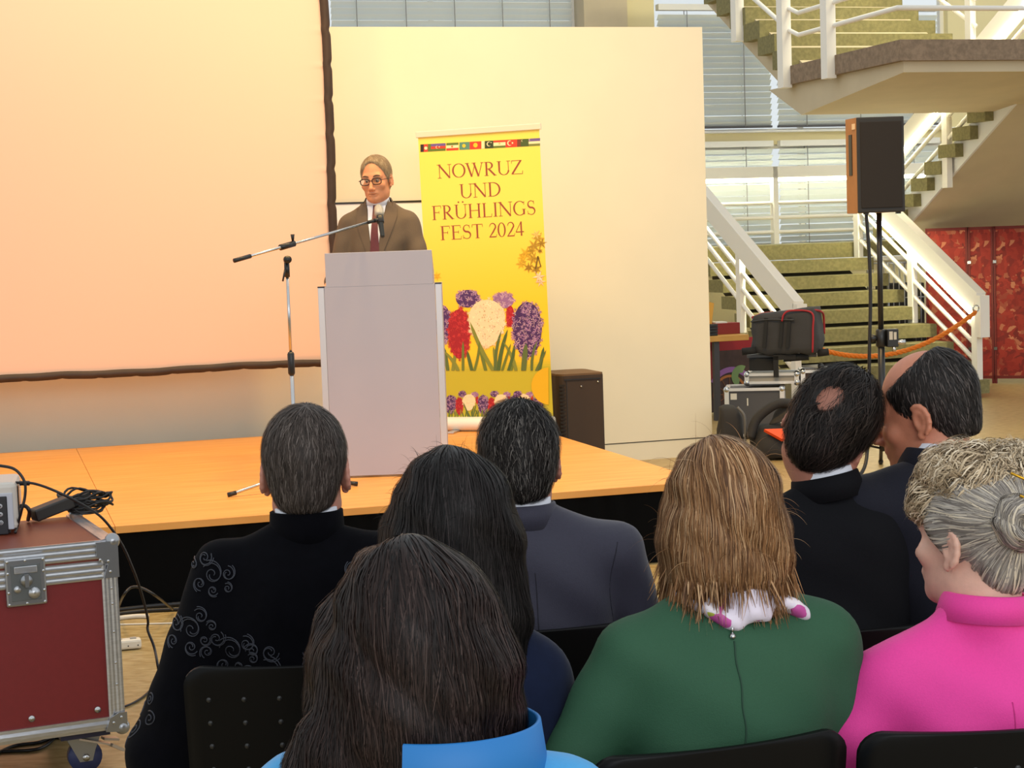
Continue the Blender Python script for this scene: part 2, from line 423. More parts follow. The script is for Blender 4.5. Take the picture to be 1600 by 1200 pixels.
panel(q * .415, q * .655, 'narrow red floral panel between the two wider ones')
panel(q * .66, q * 1.12, 'wide red floral panel cut by the right picture edge')

rc_ = hall('roll_cage', 'grey wire roll cage standing behind the lower stair flight', 'cage', 9.28, 17.15, 0)
for y in (0, .45):
    for k in range(9):
        b_ = MB(); b_.tube([(.065 * k, y, .12), (.065 * k, y, 1.28)], .005 if 0 < k < 8 else .013, 6); obj('wire', b_, M_alu, rc_)
    for z in (.14, .5, .9, 1.27): b_ = MB(); b_.tube([(0, y, z), (.52, y, z)], .007, 6); obj('wire', b_, M_alu, rc_)
b_ = MB(); b_.box(.03, .49, .04, .41, .121, .60, .01); b_.box(.05, .47, .06, .39, .602, 1.05, .01); obj('shade_boxes', b_, mat('landing_shade', (.03, .028, .025), .6), rc_)  # dark boxes added to stand for the shade under the landing
b_ = MB(); b_.box(0, .52, 0, .45, .10, .12); obj('base_tray', b_, M_alu, rc_)
for x in (.05, .47):
    for y in (.05, .40): b_ = MB(); b_.tube([(x - .015, y, .05), (x + .015, y, .05)], .05, 12); b_.box(x - .012, x + .012, y - .012, y + .012, .05, .1); obj('castor', b_, M_blackm, rc_)

# ------------------------------------------------------------------ stage
SZ, SVF, SVB, SUR = 0.40, 8.34, 11.90, 3.472
sg = hall('stage', 'low stage with orange plywood deck and black cloth skirt', 'stage', 0, 0, 0)
ue = [-5.38, -2.43, 0.52, SUR]; ve = [SVF, 10.12, SVB]
for i in range(3):
    for j in range(2):
        b_ = MB(); b_.box(ue[i] + .001, ue[i + 1] - .001, ve[j] + .001, ve[j + 1] - .001, SZ - .035, SZ, .0015); obj('deck_panel', b_, M_deck, sg)
b_ = MB(); b_.box(-5.3, SUR - .08, SVF + .1, SVB - .05, .30, SZ - .036)
for u in (-5.2, -2.43, .52, SUR - .15):
    for v in (SVF + .15, 10.12, SVB - .12): b_.box(u - .03, u + .03, v - .03, v + .03, 0, .31)
obj('substructure', b_, M_blackm, sg)
vs, fs = [], []; n = 240                                              # pleated cloth along front and right side
pts = [(-5.35 + (SUR - .02 + 5.35) * i / n, SVF + .015 + .008 * math.sin(i * 1.9) * (1 + math.sin(i * .37)), ) for i in range(n + 1)]
pts += [(SUR - .02 + .006 * math.sin(i * 1.7), SVF + .015 + (SVB - SVF - .03) * i / 90) for i in range(1, 91)]
for x, y in pts: vs += [(x, y, 0.004), (x, y, SZ - .036)]
for i in range(len(pts) - 1): fs.append((2 * i, 2 * i + 2, 2 * i + 3, 2 * i + 1))
b_ = MB(); b_.add(vs, fs, flat=False); obj('skirt', b_, M_skirt, sg)

# white board on the partition behind the speaker
wb = hall('whiteboard', 'white board with dark top edge on the partition behind the speaker', 'board', 2.3, PV - .022, .95)
b_ = MB(); b_.box(0, .80, 0, .018, 0, .995); obj('board_face', b_, mat('board_white', (.86, .9, .95), .25), wb)
b_ = MB(); b_.box(-.01, .81, -.006, .02, .995, 1.008); obj('top_rail', b_, M_black, wb)

# projection screen: laced cloth in a dark border
SCV = 11.60
ps = hall('projection_screen', 'large white projection screen with wrinkled dark cloth border at the stage back', 'screen', 0, SCV, 0)
uR, uL, zB, zT = 2.205, -3.3, .915, 4.3
ties = [zB + .12 + .225 * k for k in range(15)]; tieu = [uR - .15 - .23 * k for k in range(24)]
us = np.concatenate([np.linspace(uL, uR - .35, 40), np.linspace(uR - .35, uR, 24)[1:]]); zs = np.concatenate([np.linspace(zB, zB + .2, 12), np.linspace(zB + .2, zT, 190)[1:]])
vs, fs = [], []
for z in zs:
    for u in us:
        y = 0.0
        y += sum(.010 * math.exp(-((z - t) / .010) ** 2) for t in ties) * math.exp(-(uR - u) / .045)
        y += .004 * math.sin(z * 2.1 + u) * math.exp(-(uR - u) / .5)
        vs.append((u, -y, z))
nu = len(us)
for i in range(len(zs) - 1):
    for k in range(nu - 1): a = i * nu + k; fs.append((a, a + 1, a + nu + 1, a + nu))
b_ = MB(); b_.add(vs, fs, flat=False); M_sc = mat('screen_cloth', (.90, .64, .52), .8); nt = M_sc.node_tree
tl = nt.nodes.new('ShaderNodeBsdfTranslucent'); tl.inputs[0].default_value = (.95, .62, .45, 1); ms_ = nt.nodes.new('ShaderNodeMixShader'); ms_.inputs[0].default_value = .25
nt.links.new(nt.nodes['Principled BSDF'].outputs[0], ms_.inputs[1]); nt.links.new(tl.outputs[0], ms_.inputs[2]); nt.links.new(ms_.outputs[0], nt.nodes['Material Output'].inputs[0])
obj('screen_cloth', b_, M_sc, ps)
M_bord = mat('border_cloth', rgb(58, 40, 28), .6, noise=.3, nscale=9)
def border(horizontal):
    vs, fs = [], []; L = 300
    for i in range(L + 1):
        t = i / L
        for k in range(6):
            s_ = k / 5
            if horizontal:
                u = uL + (uR + .058 - uL) * t; pin = min(abs(u - q) for q in tieu); wob = .004 * math.sin(u * 5) + .002 * math.sin(u * 17)
                wd = .050 - .005 * math.exp(-(pin / .02) ** 2)
                vs.append((u, -.012 - .012 * math.sin(math.pi * s_), zB + .006 - wd * s_ + wob))
            else:
                z = zB - .05 + (zT - zB) * t; pin = min(abs(z - q) for q in ties); wob = .005 * math.sin(z * 2.9) + .0015 * math.sin(z * 9)
                wd = .058 - .009 * math.exp(-(pin / .022) ** 2)
                vs.append((uR - .006 + wd * s_ + wob - .004 * math.exp(-(pin / .03) ** 2) * (1 - s_), -.012 - .016 * math.sin(math.pi * s_), z))
    for i in range(L):
        for k in range(5): a = i * 6 + k; fs.append((a, a + 1, a + 7, a + 6))
    m_ = MB(); m_.add(vs, fs, flat=False); return m_
obj('border', border(False), M_bord, ps); obj('border', border(True), M_bord, ps)
b_ = MB()
for u in (uL + .05, uR + .0): b_.box(u - .02, u + .02, .005, .045, SZ + .02, zT)
b_.box(uL, uR, .005, .045, zB - .01, zB + .03); b_.box(uL, uR, .005, .045, zT - .04, zT)
for u in (uL + .05, uR): b_.box(u - .02, u + .02, -.22, .26, SZ, SZ + .03)
obj('frame', b_, M_blackm, ps)

# lectern
LV = 9.387
le = hall('lectern', 'tall light grey lectern with aluminium corner profiles on the stage', 'lectern', 2.04, LV, SZ, rz=-A + .02)
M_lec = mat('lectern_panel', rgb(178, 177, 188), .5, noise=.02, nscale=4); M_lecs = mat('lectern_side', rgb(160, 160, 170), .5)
hw = .332; zb, zt = .012, 1.035
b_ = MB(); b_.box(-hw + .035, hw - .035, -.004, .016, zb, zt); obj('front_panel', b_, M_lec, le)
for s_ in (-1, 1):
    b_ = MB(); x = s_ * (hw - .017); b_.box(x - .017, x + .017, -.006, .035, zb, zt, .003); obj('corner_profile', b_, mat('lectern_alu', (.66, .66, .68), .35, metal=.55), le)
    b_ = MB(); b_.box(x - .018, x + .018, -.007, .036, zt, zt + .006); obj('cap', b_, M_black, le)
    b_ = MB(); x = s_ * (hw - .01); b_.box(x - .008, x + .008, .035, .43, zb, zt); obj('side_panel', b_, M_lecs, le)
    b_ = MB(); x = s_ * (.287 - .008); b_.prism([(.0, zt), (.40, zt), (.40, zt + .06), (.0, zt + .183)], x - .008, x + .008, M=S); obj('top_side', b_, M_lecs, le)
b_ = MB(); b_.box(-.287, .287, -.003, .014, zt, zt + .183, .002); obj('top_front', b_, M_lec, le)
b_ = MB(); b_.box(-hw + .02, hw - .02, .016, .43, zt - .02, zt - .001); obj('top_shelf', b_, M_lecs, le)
b_ = MB(); b_.box(-.27, .27, .016, .40, 0, .015, M=Matrix.Translation((0, .0, zt + .15)) @ Matrix.Rotation(math.radians(-17), 4, 'X')); obj('reading_desk', b_, M_lecs, le)
b_ = MB()
for x in (-.28, .28):
    for y in (.04, .40): b_.box(x - .02, x + .02, y - .02, y + .02, 0, zb)
obj('foot', b_, M_black, le)

# microphone stand
ms = hall('microphone_stand', 'chrome microphone boom stand on black tripod feet left of the lectern', 'microphone stand', 1.497, 9.10, SZ)
zc = 1.205
b_ = MB(); b_.tube([(0, 0, .08), (0, 0, .66)], .011, 10); b_.tube([(0, 0, .66), (0, 0, zc - .05)], .008, 10); obj('pole', b_, M_steel, ms)
b_ = MB(); b_.lathe([(.013, .60), (.018, .61), (.018, .71), (.013, .72)], 12); obj('grip', b_, M_black, ms)
for dx, dy in ((-.365, -.06), (.32, .0), (.05, .34)):
    b_ = MB(); b_.tube([(0, 0, .10), (dx * .9, dy * .9, .018), (dx * .93, dy * .93, .015)], .009, 8); lg = obj('leg', b_, M_steel, ms)
    b_ = MB(); b_.tube([(dx * .88, dy * .88, .019), (dx, dy, .012)], .012, 8); obj('rubber_foot', b_, M_black, lg)
b_ = MB(); b_.lathe([(.02, .07), (.024, .08), (.022, .15), (.014, .17)], 12); obj('hub', b_, M_black, ms)
b_ = MB(); b_.tube([(0, 0, zc - .10), (0, 0, zc - .02)], .014, 10); b_.tube([(-.0, -.012, zc - .01), (-.0, -.045, zc - .01)], .02, 12); b_.tube([(-.015, -.03, zc - .06), (-.03, -.035, zc - .12)], .005, 6)
B0 = Vector((-.275, -.08, 1.20)); B1 = Vector((.545, .36, 1.385)); bd = (B1 - B0)
b_.tube([B0 + bd * .31, B0 + bd * .41], .016, 10); b_.tube([B0 + bd * .40 + Vector((0, 0, .015)), B0 + bd * .40 + Vector((0, 0, .05))], [.006, .011], 8)
obj('clutch', b_, M_black, ms)
b_ = MB(); b_.tube([B0, B1], .0075, 10); bo = obj('boom', b_, M_steel, ms)
b_ = MB(); b_.tube([B0 - bd * .005, B0 + bd * .105], .0115, 10); obj('counterweight', b_, M_black, bo)
b_ = MB(); b_.tube([B1 - bd * .05, B1 + bd * .01], .010, 10); b_.tube([B1, B1 + Vector((.03, .01, .005))], .012, 8); obj('clip', b_, M_black, bo)
mp_ = B1 + Vector((.035, .01, .0))
mi = hall('microphone', 'handheld microphone with silver mesh head held in front of the speaker', 'microphone', 1.497 + mp_.x, 9.10 + mp_.y, SZ + mp_.z)
RX = Matrix.Rotation(math.radians(-25), 4, 'X')
b_ = MB(); b_.lathe([(.010, -.10), (.0125, -.09), (.016, .02), (.019, .025)], 14, M=RX); obj('handle', b_, mat('mic_body', (.05, .05, .045), .35, metal=.6), mi)
b_ = MB(); b_.lathe([(.019, .025), (.0265, .035), (.0275, .042), (.0265, .049), (.0255, .068), (.020, .085), (.010, .093)], 16, M=RX); obj('mesh_head', b_, mat('mic_mesh', (.5, .48, .42), .35, metal=.9, bump=.8, bscale=500), mi)
b_ = MB(); b_.lathe([(.0195, -.015), (.021, -.01), (.021, .022), (.0195, .025)], 14, M=RX); obj('clamp', b_, M_black, mi)
#PART2
# ------------------------------------------------------------------ roll-up banner
M_print = mat('printed_colours', (1, 1, 1), .45, attr='col')
bl = atz(677, 674, SZ); ryaw = math.radians(-15.5)
bn = thing('roll_up_banner', 'yellow roll-up banner with hyacinths and festival lettering beside the lectern', 'banner', bl, ryaw)
bx = np.array([math.cos(ryaw), math.sin(ryaw), 0]); by = np.array([-math.sin(ryaw), math.cos(ryaw), 0])
BW = .835
LEAN = math.radians(.95)                       # hangs a little askew
SKEW = Matrix.Rotation(-LEAN, 4, 'Y')
bpiv = Vector((BW / 2, 0, .05))
BR = Matrix.Translation(bpiv) @ SKEW @ Matrix.Translation(-bpiv)
BRi = BR.inverted()
def bpx(x, y):
    d = ray(x, y); P0 = np.array(bl); t = ((P0 - EYE) @ by) / (d @ by); p = EYE + d * t - P0
    q = BRi @ Vector((p @ bx, 0, p[2])); return q.x, q.z
bt = bpx(750, 202)[1]
b_ = MB(); b_.lathe([(.05, 0), (.055, .01), (.055, BW - .01), (.05, BW)], 16, M=Matrix.Translation((0, 0, .05)) @ Matrix.Rotation(math.pi / 2, 4, 'Y') @ Matrix.Diagonal((.85, 1, 1, 1)))
obj('cassette', b_, mat('banner_case', (.8, .78, .72), .35), bn)
for x in (.17, .68):
    b_ = MB(); b_.box(x - .025, x + .025, -.17, .02, .0, .014, .004); obj('foot', b_, M_alu, bn)
b_ = MB(); b_.tube([(BW / 2, .03, .05), (BW / 2, .02, bt)], .008, 8); obj('support_pole', b_, M_alu, bn)
pr_ = obj('banner_print', (lambda m_: m_)(MB()), M_print, bn) if False else None
def lerp(a, b, t): return tuple(a[i] + (b[i] - a[i]) * t for i in range(3))
b_ = MB(); NX, NZ = 6, 120
zlo, zhi = .09, bt - .012
zg = bpx(770, 577)[1]; zg2 = bpx(770, 552)[1]
Ytop, Ymid, Grn, Grn2 = rgb(255, 226, 96), rgb(255, 208, 44), rgb(190, 182, 48), rgb(176, 168, 40)
for i in range(NZ):
    for k in range(NX):
        x0, x1 = BW * k / NX + .004 * (k == 0), BW * (k + 1) / NX - .004 * (k == NX - 1); z0 = zlo + (zhi - zlo) * i / NZ; z1 = zlo + (zhi - zlo) * (i + 1) / NZ
        zc_ = (z0 + z1) / 2
        if zc_ < zg: c = Grn
        elif zc_ < zg2: c = lerp(Grn, Ymid, (zc_ - zg) / (zg2 - zg))
        else: c = lerp(Ymid, Ytop, min(1, max(0, (zc_ - zg2 - .3) / .7)))
        b_.add([(x0, 0, z0), (x1, 0, z0), (x1, 0, z1), (x0, 0, z1)], [(0, 1, 2, 3)], c)
sheet = obj('printed_sheet', b_, M_print, bn); sheet.matrix_local = BR
b_ = MB(); b_.box(-.008, BW + .008, -.012, .012, bt - .028, bt + .012, .004); o = obj('top_rail', b_, mat('banner_rail', (.78, .70, .55), .4), bn); o.matrix_local = BR

# serif lettering drawn as strokes
class Glyph:
    def __init__(s): s.p = []
    def quad(s, a, b, w0, w1=None, horiz=False):
        w1 = w0 if w1 is None else w1; a, b = np.array(a, float), np.array(b, float)
        if horiz: n0 = n1 = np.array([1.0, 0])
        else:
            d = (b - a) / np.linalg.norm(b - a); n0 = n1 = np.array([-d[1], d[0]])
        s.p.append([a + n0 * w0 / 2, b + n1 * w1 / 2, b - n1 * w1 / 2, a - n0 * w0 / 2]); return s
    def serif(s, x, z, l=.13): s.p.append([np.array(q) for q in ((x - l, z - .018), (x + l, z - .018), (x + l, z + .018), (x - l, z + .018))]); return s
    def stroke(s, pts, ws):
        pts = [np.array(p, float) for p in pts]
        L, R = [], []
        for i, p in enumerate(pts):
            d = pts[min(i + 1, len(pts) - 1)] - pts[max(i - 1, 0)]; d = d / (np.linalg.norm(d) + 1e-9); n = np.array([-d[1], d[0]])
            L.append(p + n * ws[i] / 2); R.append(p - n * ws[i] / 2)
        for i in range(len(pts) - 1): s.p.append([L[i], L[i + 1], R[i + 1], R[i]])
        return s
    def arc(s, cx, cz, rx, rz, a0, a1, thick=.115, thin=.04, n=22):
        pts, ws = [], []
        for i in range(n + 1):
            a = math.radians(a0 + (a1 - a0) * i / n); pts.append((cx + rx * math.cos(a), cz + rz * math.sin(a))); ws.append(thin + (thick - thin) * abs(math.cos(a)) ** 1.5)
        return s.stroke(pts, ws)
TK, TN = .115, .042
def glyph(ch):
    g = Glyph(); w_ = .8
    if ch == 'N': g.quad((.14, 0), (.14, 1), TN).quad((.10, 1), (.80, 0), TK).quad((.80, 0), (.80, 1), TN).serif(.11, .98).serif(.14, .02).serif(.80, .98); w_ = .95
    elif ch == 'O': g.arc(.45, .5, .38, .49, 0, 360, n=40); w_ = .92
    elif ch == '0': g.arc(.28, .5, .21, .49, 0, 360, .10, n=36); w_ = .57
    elif ch == 'W': g.quad((.08, 1), (.36, 0), TK).quad((.36, 0), (.60, .95), TN).quad((.52, 1), (.80, 0), TK).quad((.80, 0), (1.06, 1), TN).serif(.08, .98).serif(.52, .98).serif(1.05, .98, .10); w_ = 1.15
    elif ch in 'RPB': g.quad((.18, 0), (.18, 1), TK).serif(.17, .98).serif(.17, .02).arc(.30, .74, .25, .24, -90, 90).quad((.16, .98), (.32, .98), TN).quad((.16, .50), (.32, .50), TN).quad((.32, .50), (.72, .0), TK).serif(.74, .02, .08); w_ = .82
    elif ch in 'UÜ':
        g.quad((.18, 1), (.18, .32), TK).serif(.17, .98).serif(.78, .98)
        g.arc(.475, .32, .295, .31, 180, 360, .10).quad((.77, 1), (.77, .32), TN); w_ = .92
        if ch == 'Ü':
            for x in (.33, .62): g.p.append([np.array((x + .06 * math.cos(t), 1.17 + .06 * math.sin(t))) for t in np.linspace(0, 2 * math.pi, 9)[:-1]])
    elif ch == 'Z': g.quad((.08, .98), (.72, .98), .04).quad((.66, .98), (.08, .02), TK).quad((.05, .02), (.74, .02), .04).quad((.08, 1), (.06, .78), .03).quad((.74, .0), (.76, .24), .03); w_ = .8
    elif ch == 'D': g.quad((.18, 0), (.18, 1), TK).serif(.17, .98).serif(.17, .02).arc(.34, .5, .46, .48, -90, 90).quad((.16, .98), (.36, .98), TN).quad((.16, .02), (.36, .02), TN); w_ = .92
    elif ch in 'FE':
        g.quad((.18, 0), (.18, 1), TK).serif(.17, .98).serif(.17, .02).quad((.16, .98), (.64, .98), .04).quad((.63, 1), (.65, .80), .03).quad((.16, .52), (.52, .52), .04).quad((.51, .42), (.51, .62), .03); w_ = .70
        if ch == 'E': g.quad((.16, .02), (.66, .02), .04).quad((.66, 0), (.70, .22), .03); w_ = .74
    elif ch == 'H': g.quad((.18, 0), (.18, 1), TK).quad((.76, 0), (.76, 1), TK).quad((.18, .52), (.76, .52), .04).serif(.18, .98).serif(.18, .02).serif(.76, .98).serif(.76, .02); w_ = .94
    elif ch == 'L': g.quad((.18, 0), (.18, 1), TK).serif(.18, .98).serif(.17, .02).quad((.16, .02), (.64, .02), .04).quad((.64, 0), (.68, .24), .03); w_ = .74
    elif ch == 'I': g.quad((.18, 0), (.18, 1), TK).serif(.18, .98).serif(.18, .02); w_ = .38
    elif ch == 'T': g.quad((.36, 0), (.36, 1), TK).serif(.36, .02).quad((.04, .98), (.70, .98), .04).quad((.05, 1), (.03, .78), .03).quad((.69, 1), (.71, .78), .03); w_ = .76
    elif ch == 'G': g.arc(.47, .5, .38, .49, 48, 318).quad((.74, 0.06), (.74, .42), TK).serif(.74, .42, .12).quad((.745, .72), (.76, .98), .03); w_ = .92
    elif ch == 'S':
        t = np.linspace(0, 1, 30); pts = []
        for q in t:
            if q < .5: a = math.radians(35 + 235 * q * 2); pts.append((.30 + .20 * math.cos(a), .745 + .235 * math.sin(a)))
            else: a = math.radians(90 - 235 * (q - .5) * 2); pts.append((.30 + .235 * math.cos(a), .265 + .25 * math.sin(a)))
        g.stroke(pts, [.04 + .085 * math.exp(-((q - .5) / .22) ** 2) for q in t]).quad((.47, .98), (.49, .74), .03).quad((.09, .02), (.07, .28), .03); w_ = .62
    elif ch == '2':
        pts = [(.10 + .0 + .19 * (1 - math.cos(math.radians(a))) , .74 + .25 * math.sin(math.radians(a))) for a in np.linspace(0, 190, 16)] + [(.30, .36), (.08, .03)]
        g.stroke(pts, [.03 + .07 * (i / 17) for i in range(17)] + [.04]).quad((.06, .035), (.50, .035), .075).quad((.50, .02), (.54, .20), .03); w_ = .58
    elif ch == '4': g.quad((.38, 0), (.38, 1), .095).quad((.37, .98), (.04, .30), .04).quad((.03, .28), (.54, .28), .07); w_ = .58
    elif ch == ' ': w_ = .30
    return g.p, w_
def letters(text, x0, y0, x1, y1, cap_px, name):
    """text between two baseline pixels"""
    m_ = []; X = 0
    for ch in text:
        p, w_ = glyph(ch); m_ += [(poly, X) for poly in p]; X += w_
    ax, az = bpx(x0, y0); cx, cz = bpx(x1, y1); L = math.hypot(cx - ax, cz - az); s_ = L / X
    hz = bpx(x0, y0 - cap_px)[1] - az
    e1 = Vector((cx - ax, 0, cz - az)) / L
    b_ = MB()
    for i, (poly, X0) in enumerate(m_):
        yy = -.0012 - .00001 * (i % 9)
        vs = [(ax + e1.x * (q[0] + X0) * s_, yy, az + e1.z * (q[0] + X0) * s_ + q[1] * hz) for q in poly]
        b_.add(vs, [tuple(range(len(vs)))])
    o = obj(name, b_, mat('print_maroon', rgb(150, 74, 50), .5), sheet); return o
letters('NOWRUZ', 684, 279, 818, 271.5, 21.5, 'lettering')
letters('UND', 718, 310, 784, 306, 22, 'lettering')
letters('FRÜHLINGS', 675, 344, 838, 335, 22, 'lettering')
letters('FEST 2024', 688, 375.5, 820, 368, 22, 'lettering')

# flags
b_ = MB()
def fq(x0, y0, x1, y1, c, lv=0):
    q = [bpx(x0, y1 - .0), bpx(x1, y1), bpx(x1, y0), bpx(x0, y0)]
    b_.add([(a, -.0012 - .0002 * lv, c_) for a, c_ in q], [(0, 1, 2, 3)], c)
def fl_(x0, x1, rows, vert=False, base=None):
    yt = lambda x: 225.7 - (x - 657) * .0535; hgt = 11.9
    for i, (c, f0, f1) in enumerate(rows):
        if vert:
            a, b2 = x0 + (x1 - x0) * f0, x0 + (x1 - x0) * f1; q = [bpx(a, yt(a) + hgt), bpx(b2, yt(b2) + hgt), bpx(b2, yt(b2)), bpx(a, yt(a))]
        else: q = [bpx(x0, yt(x0) + hgt * f1), bpx(x1, yt(x1) + hgt * f1), bpx(x1, yt(x1) + hgt * f0), bpx(x0, yt(x0) + hgt * f0)]
        b_.add([(p, -.0012 - .0001 * i, z) for p, z in q], [(0, 1, 2, 3)], c)
def disc(x, y, r, c, lv=3, n=14, cut=None):
    cx, cz = bpx(x, y); rr = r / 237.0
    if cut is None: b_.add([(cx + rr * math.cos(2 * math.pi * k / n), -.0012 - .0002 * lv, cz + rr * math.sin(2 * math.pi * k / n)) for k in range(n)], [tuple(range(n))], c)
    else:                                       # crescent
        for k in range(n):
            pts = []
            for a in (k / n, (k + 1) / n):
                t = math.radians(40 + 280 * a); th = rr * .45 * math.sin(math.pi * a)
                pts.append(((cx + rr * math.cos(t), cz + rr * math.sin(t)), (cx + (rr - th) * math.cos(t), cz + (rr - th) * math.sin(t))))
            v4 = [pts[0][0], pts[1][0], pts[1][1], pts[0][1]]
            b_.add([(p, -.0012 - .0002 * lv, z) for p, z in v4], [(0, 1, 2, 3)], c)
Rd, Gn, Bk, Wt, Bl, Te = rgb(225, 62, 36), rgb(96, 118, 40), rgb(50, 38, 26), rgb(250, 228, 180), rgb(110, 90, 150), rgb(88, 140, 120)
fl_(657, 673.5, [(Bk, 0, .32), (Rd, .32, .70), (Gn, .70, 1)], True)
fl_(673.5, 696.5, [(Bl, 0, .36), (Rd, .36, .68), (Gn, .68, 1)])
fl_(697.5, 716.5, [(Gn, 0, .33), (Wt, .33, .70), (Rd, .70, 1)])
fl_(717.8, 734, [(Te, 0, 1)]); fl_(734, 752, [(Rd, 0, 1)])
fl_(752.5, 757, [(Wt, 0, 1)])
fl_(757.5, 771, [(rgb(52, 66, 30), 0, 1)]); fl_(771, 790, [(Rd, 0, .28), (Wt, .28, .72), (Gn, .72, 1)])
fl_(790, 808, [(Rd, 0, 1)]); fl_(808, 826, [(rgb(120, 60, 36), 0, .3), (rgb(72, 92, 40), .3, 1)], True)
fl_(826, 844, [(Bl, 0, .38), (Wt, .38, .70), (rgb(120, 130, 60), .70, 1)])
yl = rgb(250, 200, 40)
disc(743, 226.8, 3.6, yl); disc(725, 227.8, 2.8, yl); disc(683, 230, 2.2, Wt, cut=1); disc(665.5, 231.5, 2.6, Wt); disc(706.5, 229, 1.6, rgb(190, 120, 60))
disc(764, 225, 3.6, Wt, cut=1); disc(796.5, 223.6, 4.0, Wt, cut=1); disc(800.8, 223.4, 1.3, Wt); disc(827.8, 218.2, 1.4, Wt, cut=1); disc(780.5, 224.2, 1.6, rgb(220, 190, 120))
disc(686.5, 229.5, .9, Wt); disc(767.5, 222.8, .8, Wt); disc(816, 220, 1.4, Wt, cut=1)
obj('flag_strip', b_, M_print, sheet)

# printed flowers: florets and leaves
b_ = MB(); _lv = [0]
def nxt(): return -.0015 - .00018 * _lv[0] - .00002
def flo(): return -.0015 - .00018 * _lv[0] - .00004 - .00014 * random.random()
def poly_px(pts, c):
    y = nxt(); b_.add([(p[0], y, p[1]) for p in (bpx(*q) for q in pts)], [tuple(range(len(pts)))], c)
def floret(x, y, r, c, c2, rot):
    cx, cz = bpx(x, y); r = r / 237.0; yy = flo()
    vs = [(cx, yy, cz)]; fs = []
    for k in range(6):
        a = rot + k * math.pi / 3
        vs += [(cx + r * .35 * math.cos(a - .4), yy, cz + r * .35 * math.sin(a - .4)), (cx + r * math.cos(a), yy, cz + r * math.sin(a)), (cx + r * .35 * math.cos(a + .4), yy, cz + r * .35 * math.sin(a + .4))]
    for k in range(6): i = 1 + 3 * k; b_.add([vs[0], vs[i], vs[i + 1], vs[i + 2]], [(0, 1, 2, 3)], c if k % 2 else c2)
def leaf(x0, y0, x1, y1, w, c, bendx=0):
    L, R = [], []
    for i in range(7):
        t = i / 6; x = x0 + (x1 - x0) * t + bendx * math.sin(math.pi * t); y = y0 + (y1 - y0) * t; ww = w * (1 - t) ** .45 * (.65 + .6 * t) / 2
        L.append((x - ww, y)); R.append((x + ww, y))
    _lv[0] += .2; poly_px(L + R[::-1], c)
def blossom(cx, cy, rx, ry, cols, n, taper=0.0, r=4.2, under=None):
    _lv[0] += 1
    poly_px([(cx + rx * .92 * math.cos(t) * (1 + taper * math.sin(t)), cy + ry * .94 * math.sin(t)) for t in np.linspace(0, 2 * math.pi, 21)[:-1]], under)
    for i in range(n):
        while True:
            a, q = random.uniform(-1, 1), random.uniform(-1, 1)
            if a * a + q * q < 1: break
        x, y = cx + a * rx * (1 + taper * q), cy + q * ry
        c, c2 = random.choice(cols); k_ = random.uniform(.8, 1.15)
        floret(x, y, r * random.uniform(.75, 1.15), tuple(min(1, v * k_) for v in c), tuple(min(1, v * k_) for v in c2), random.uniform(0, 6))
PUR = [(rgb(140, 98, 158), rgb(206, 172, 192)), (rgb(108, 70, 136), rgb(190, 150, 184)), (rgb(84, 52, 110), rgb(216, 184, 196))]
PUL = [(rgb(170, 130, 180), rgb(220, 190, 200)), (rgb(130, 96, 150), rgb(190, 150, 180))]
RED = [(rgb(196, 40, 48), rgb(214, 70, 66)), (rgb(170, 26, 40), rgb(200, 50, 56)), (rgb(150, 20, 34), rgb(186, 40, 44))]
WHI = [(rgb(250, 232, 196), rgb(240, 214, 172)), (rgb(254, 240, 210), rgb(234, 204, 160))]
LG = [rgb(104, 122, 50), rgb(78, 104, 52), rgb(128, 138, 56), rgb(92, 112, 60)]
def bouquet(ox, oy, s, dens=1.0):
    _lv[0] = 0
    X = lambda x: ox + (x - 700) * s; Y = lambda y: oy + (y - 580) * s
    B = lambda cx, cy, rx, ry, cols, n, tp, u: blossom(X(cx), Y(cy), rx * s, ry * s, cols, max(4, int(n * dens)), tp, max(1.7, 4.0 * s), u)
    B(731, 464, 20, 15, PUR, 46, 0, rgb(76, 46, 104)); B(788, 467, 18, 13, PUL, 40, 0, rgb(150, 110, 160))
    B(693, 505, 13, 32, PUR, 60, 0, rgb(76, 46, 104)); B(799, 492, 7, 18, RED, 22, 0, rgb(170, 26, 40))
    for x0, x1, y1 in ((700, 694, 540), (708, 712, 548), (738, 730, 545), (760, 748, 530), (800, 806, 535), (778, 772, 540), (845, 852, 540)): leaf(X(x0), Y(578), X(x1), Y(y1), 8 * s, random.choice(LG))
    B(718, 520, 19, 42, RED, 120, -.15, rgb(160, 26, 38)); B(762, 503, 31, 40, WHI, 110, -.22, rgb(244, 220, 180)); B(826, 513, 25, 47, PUR, 170, -.06, rgb(70, 42, 98))
    for x0, y1, x1, w_, bd in ((772, 500, 735, 10, -3), (724, 531, 724, 6, 0), (742, 530, 750, 6, 2), (775, 514, 785, 7, -3), (780, 512, 795, 9, -2), (808, 532, 788, 8, 3), (786, 535, 800, 6, 0), (820, 534, 824, 12, 0), (833, 530, 842, 6, -3), (716, 545, 692, 9, 3), (796, 540, 806, 7, 1), (840, 545, 856, 6, 0)):
        leaf(X(x0), Y(578), X(x1), Y(y1), w_ * s, random.choice(LG), bd * s)
bouquet(700, 581, .985)
zc2 = bpx(770, 584)
_lv[0] = 16
_lv[0] = 18
poly_px([(857.2, 574)] + [(857.5 - 27 * math.sin(t), 603 - 29 * math.cos(t)) for t in np.linspace(0.1, math.pi - .1, 12)] + [(857.6, 632)], rgb(222, 180, 30))
for ox in (661, 712, 762, 798): bouquet(ox, 655, .34, .55)
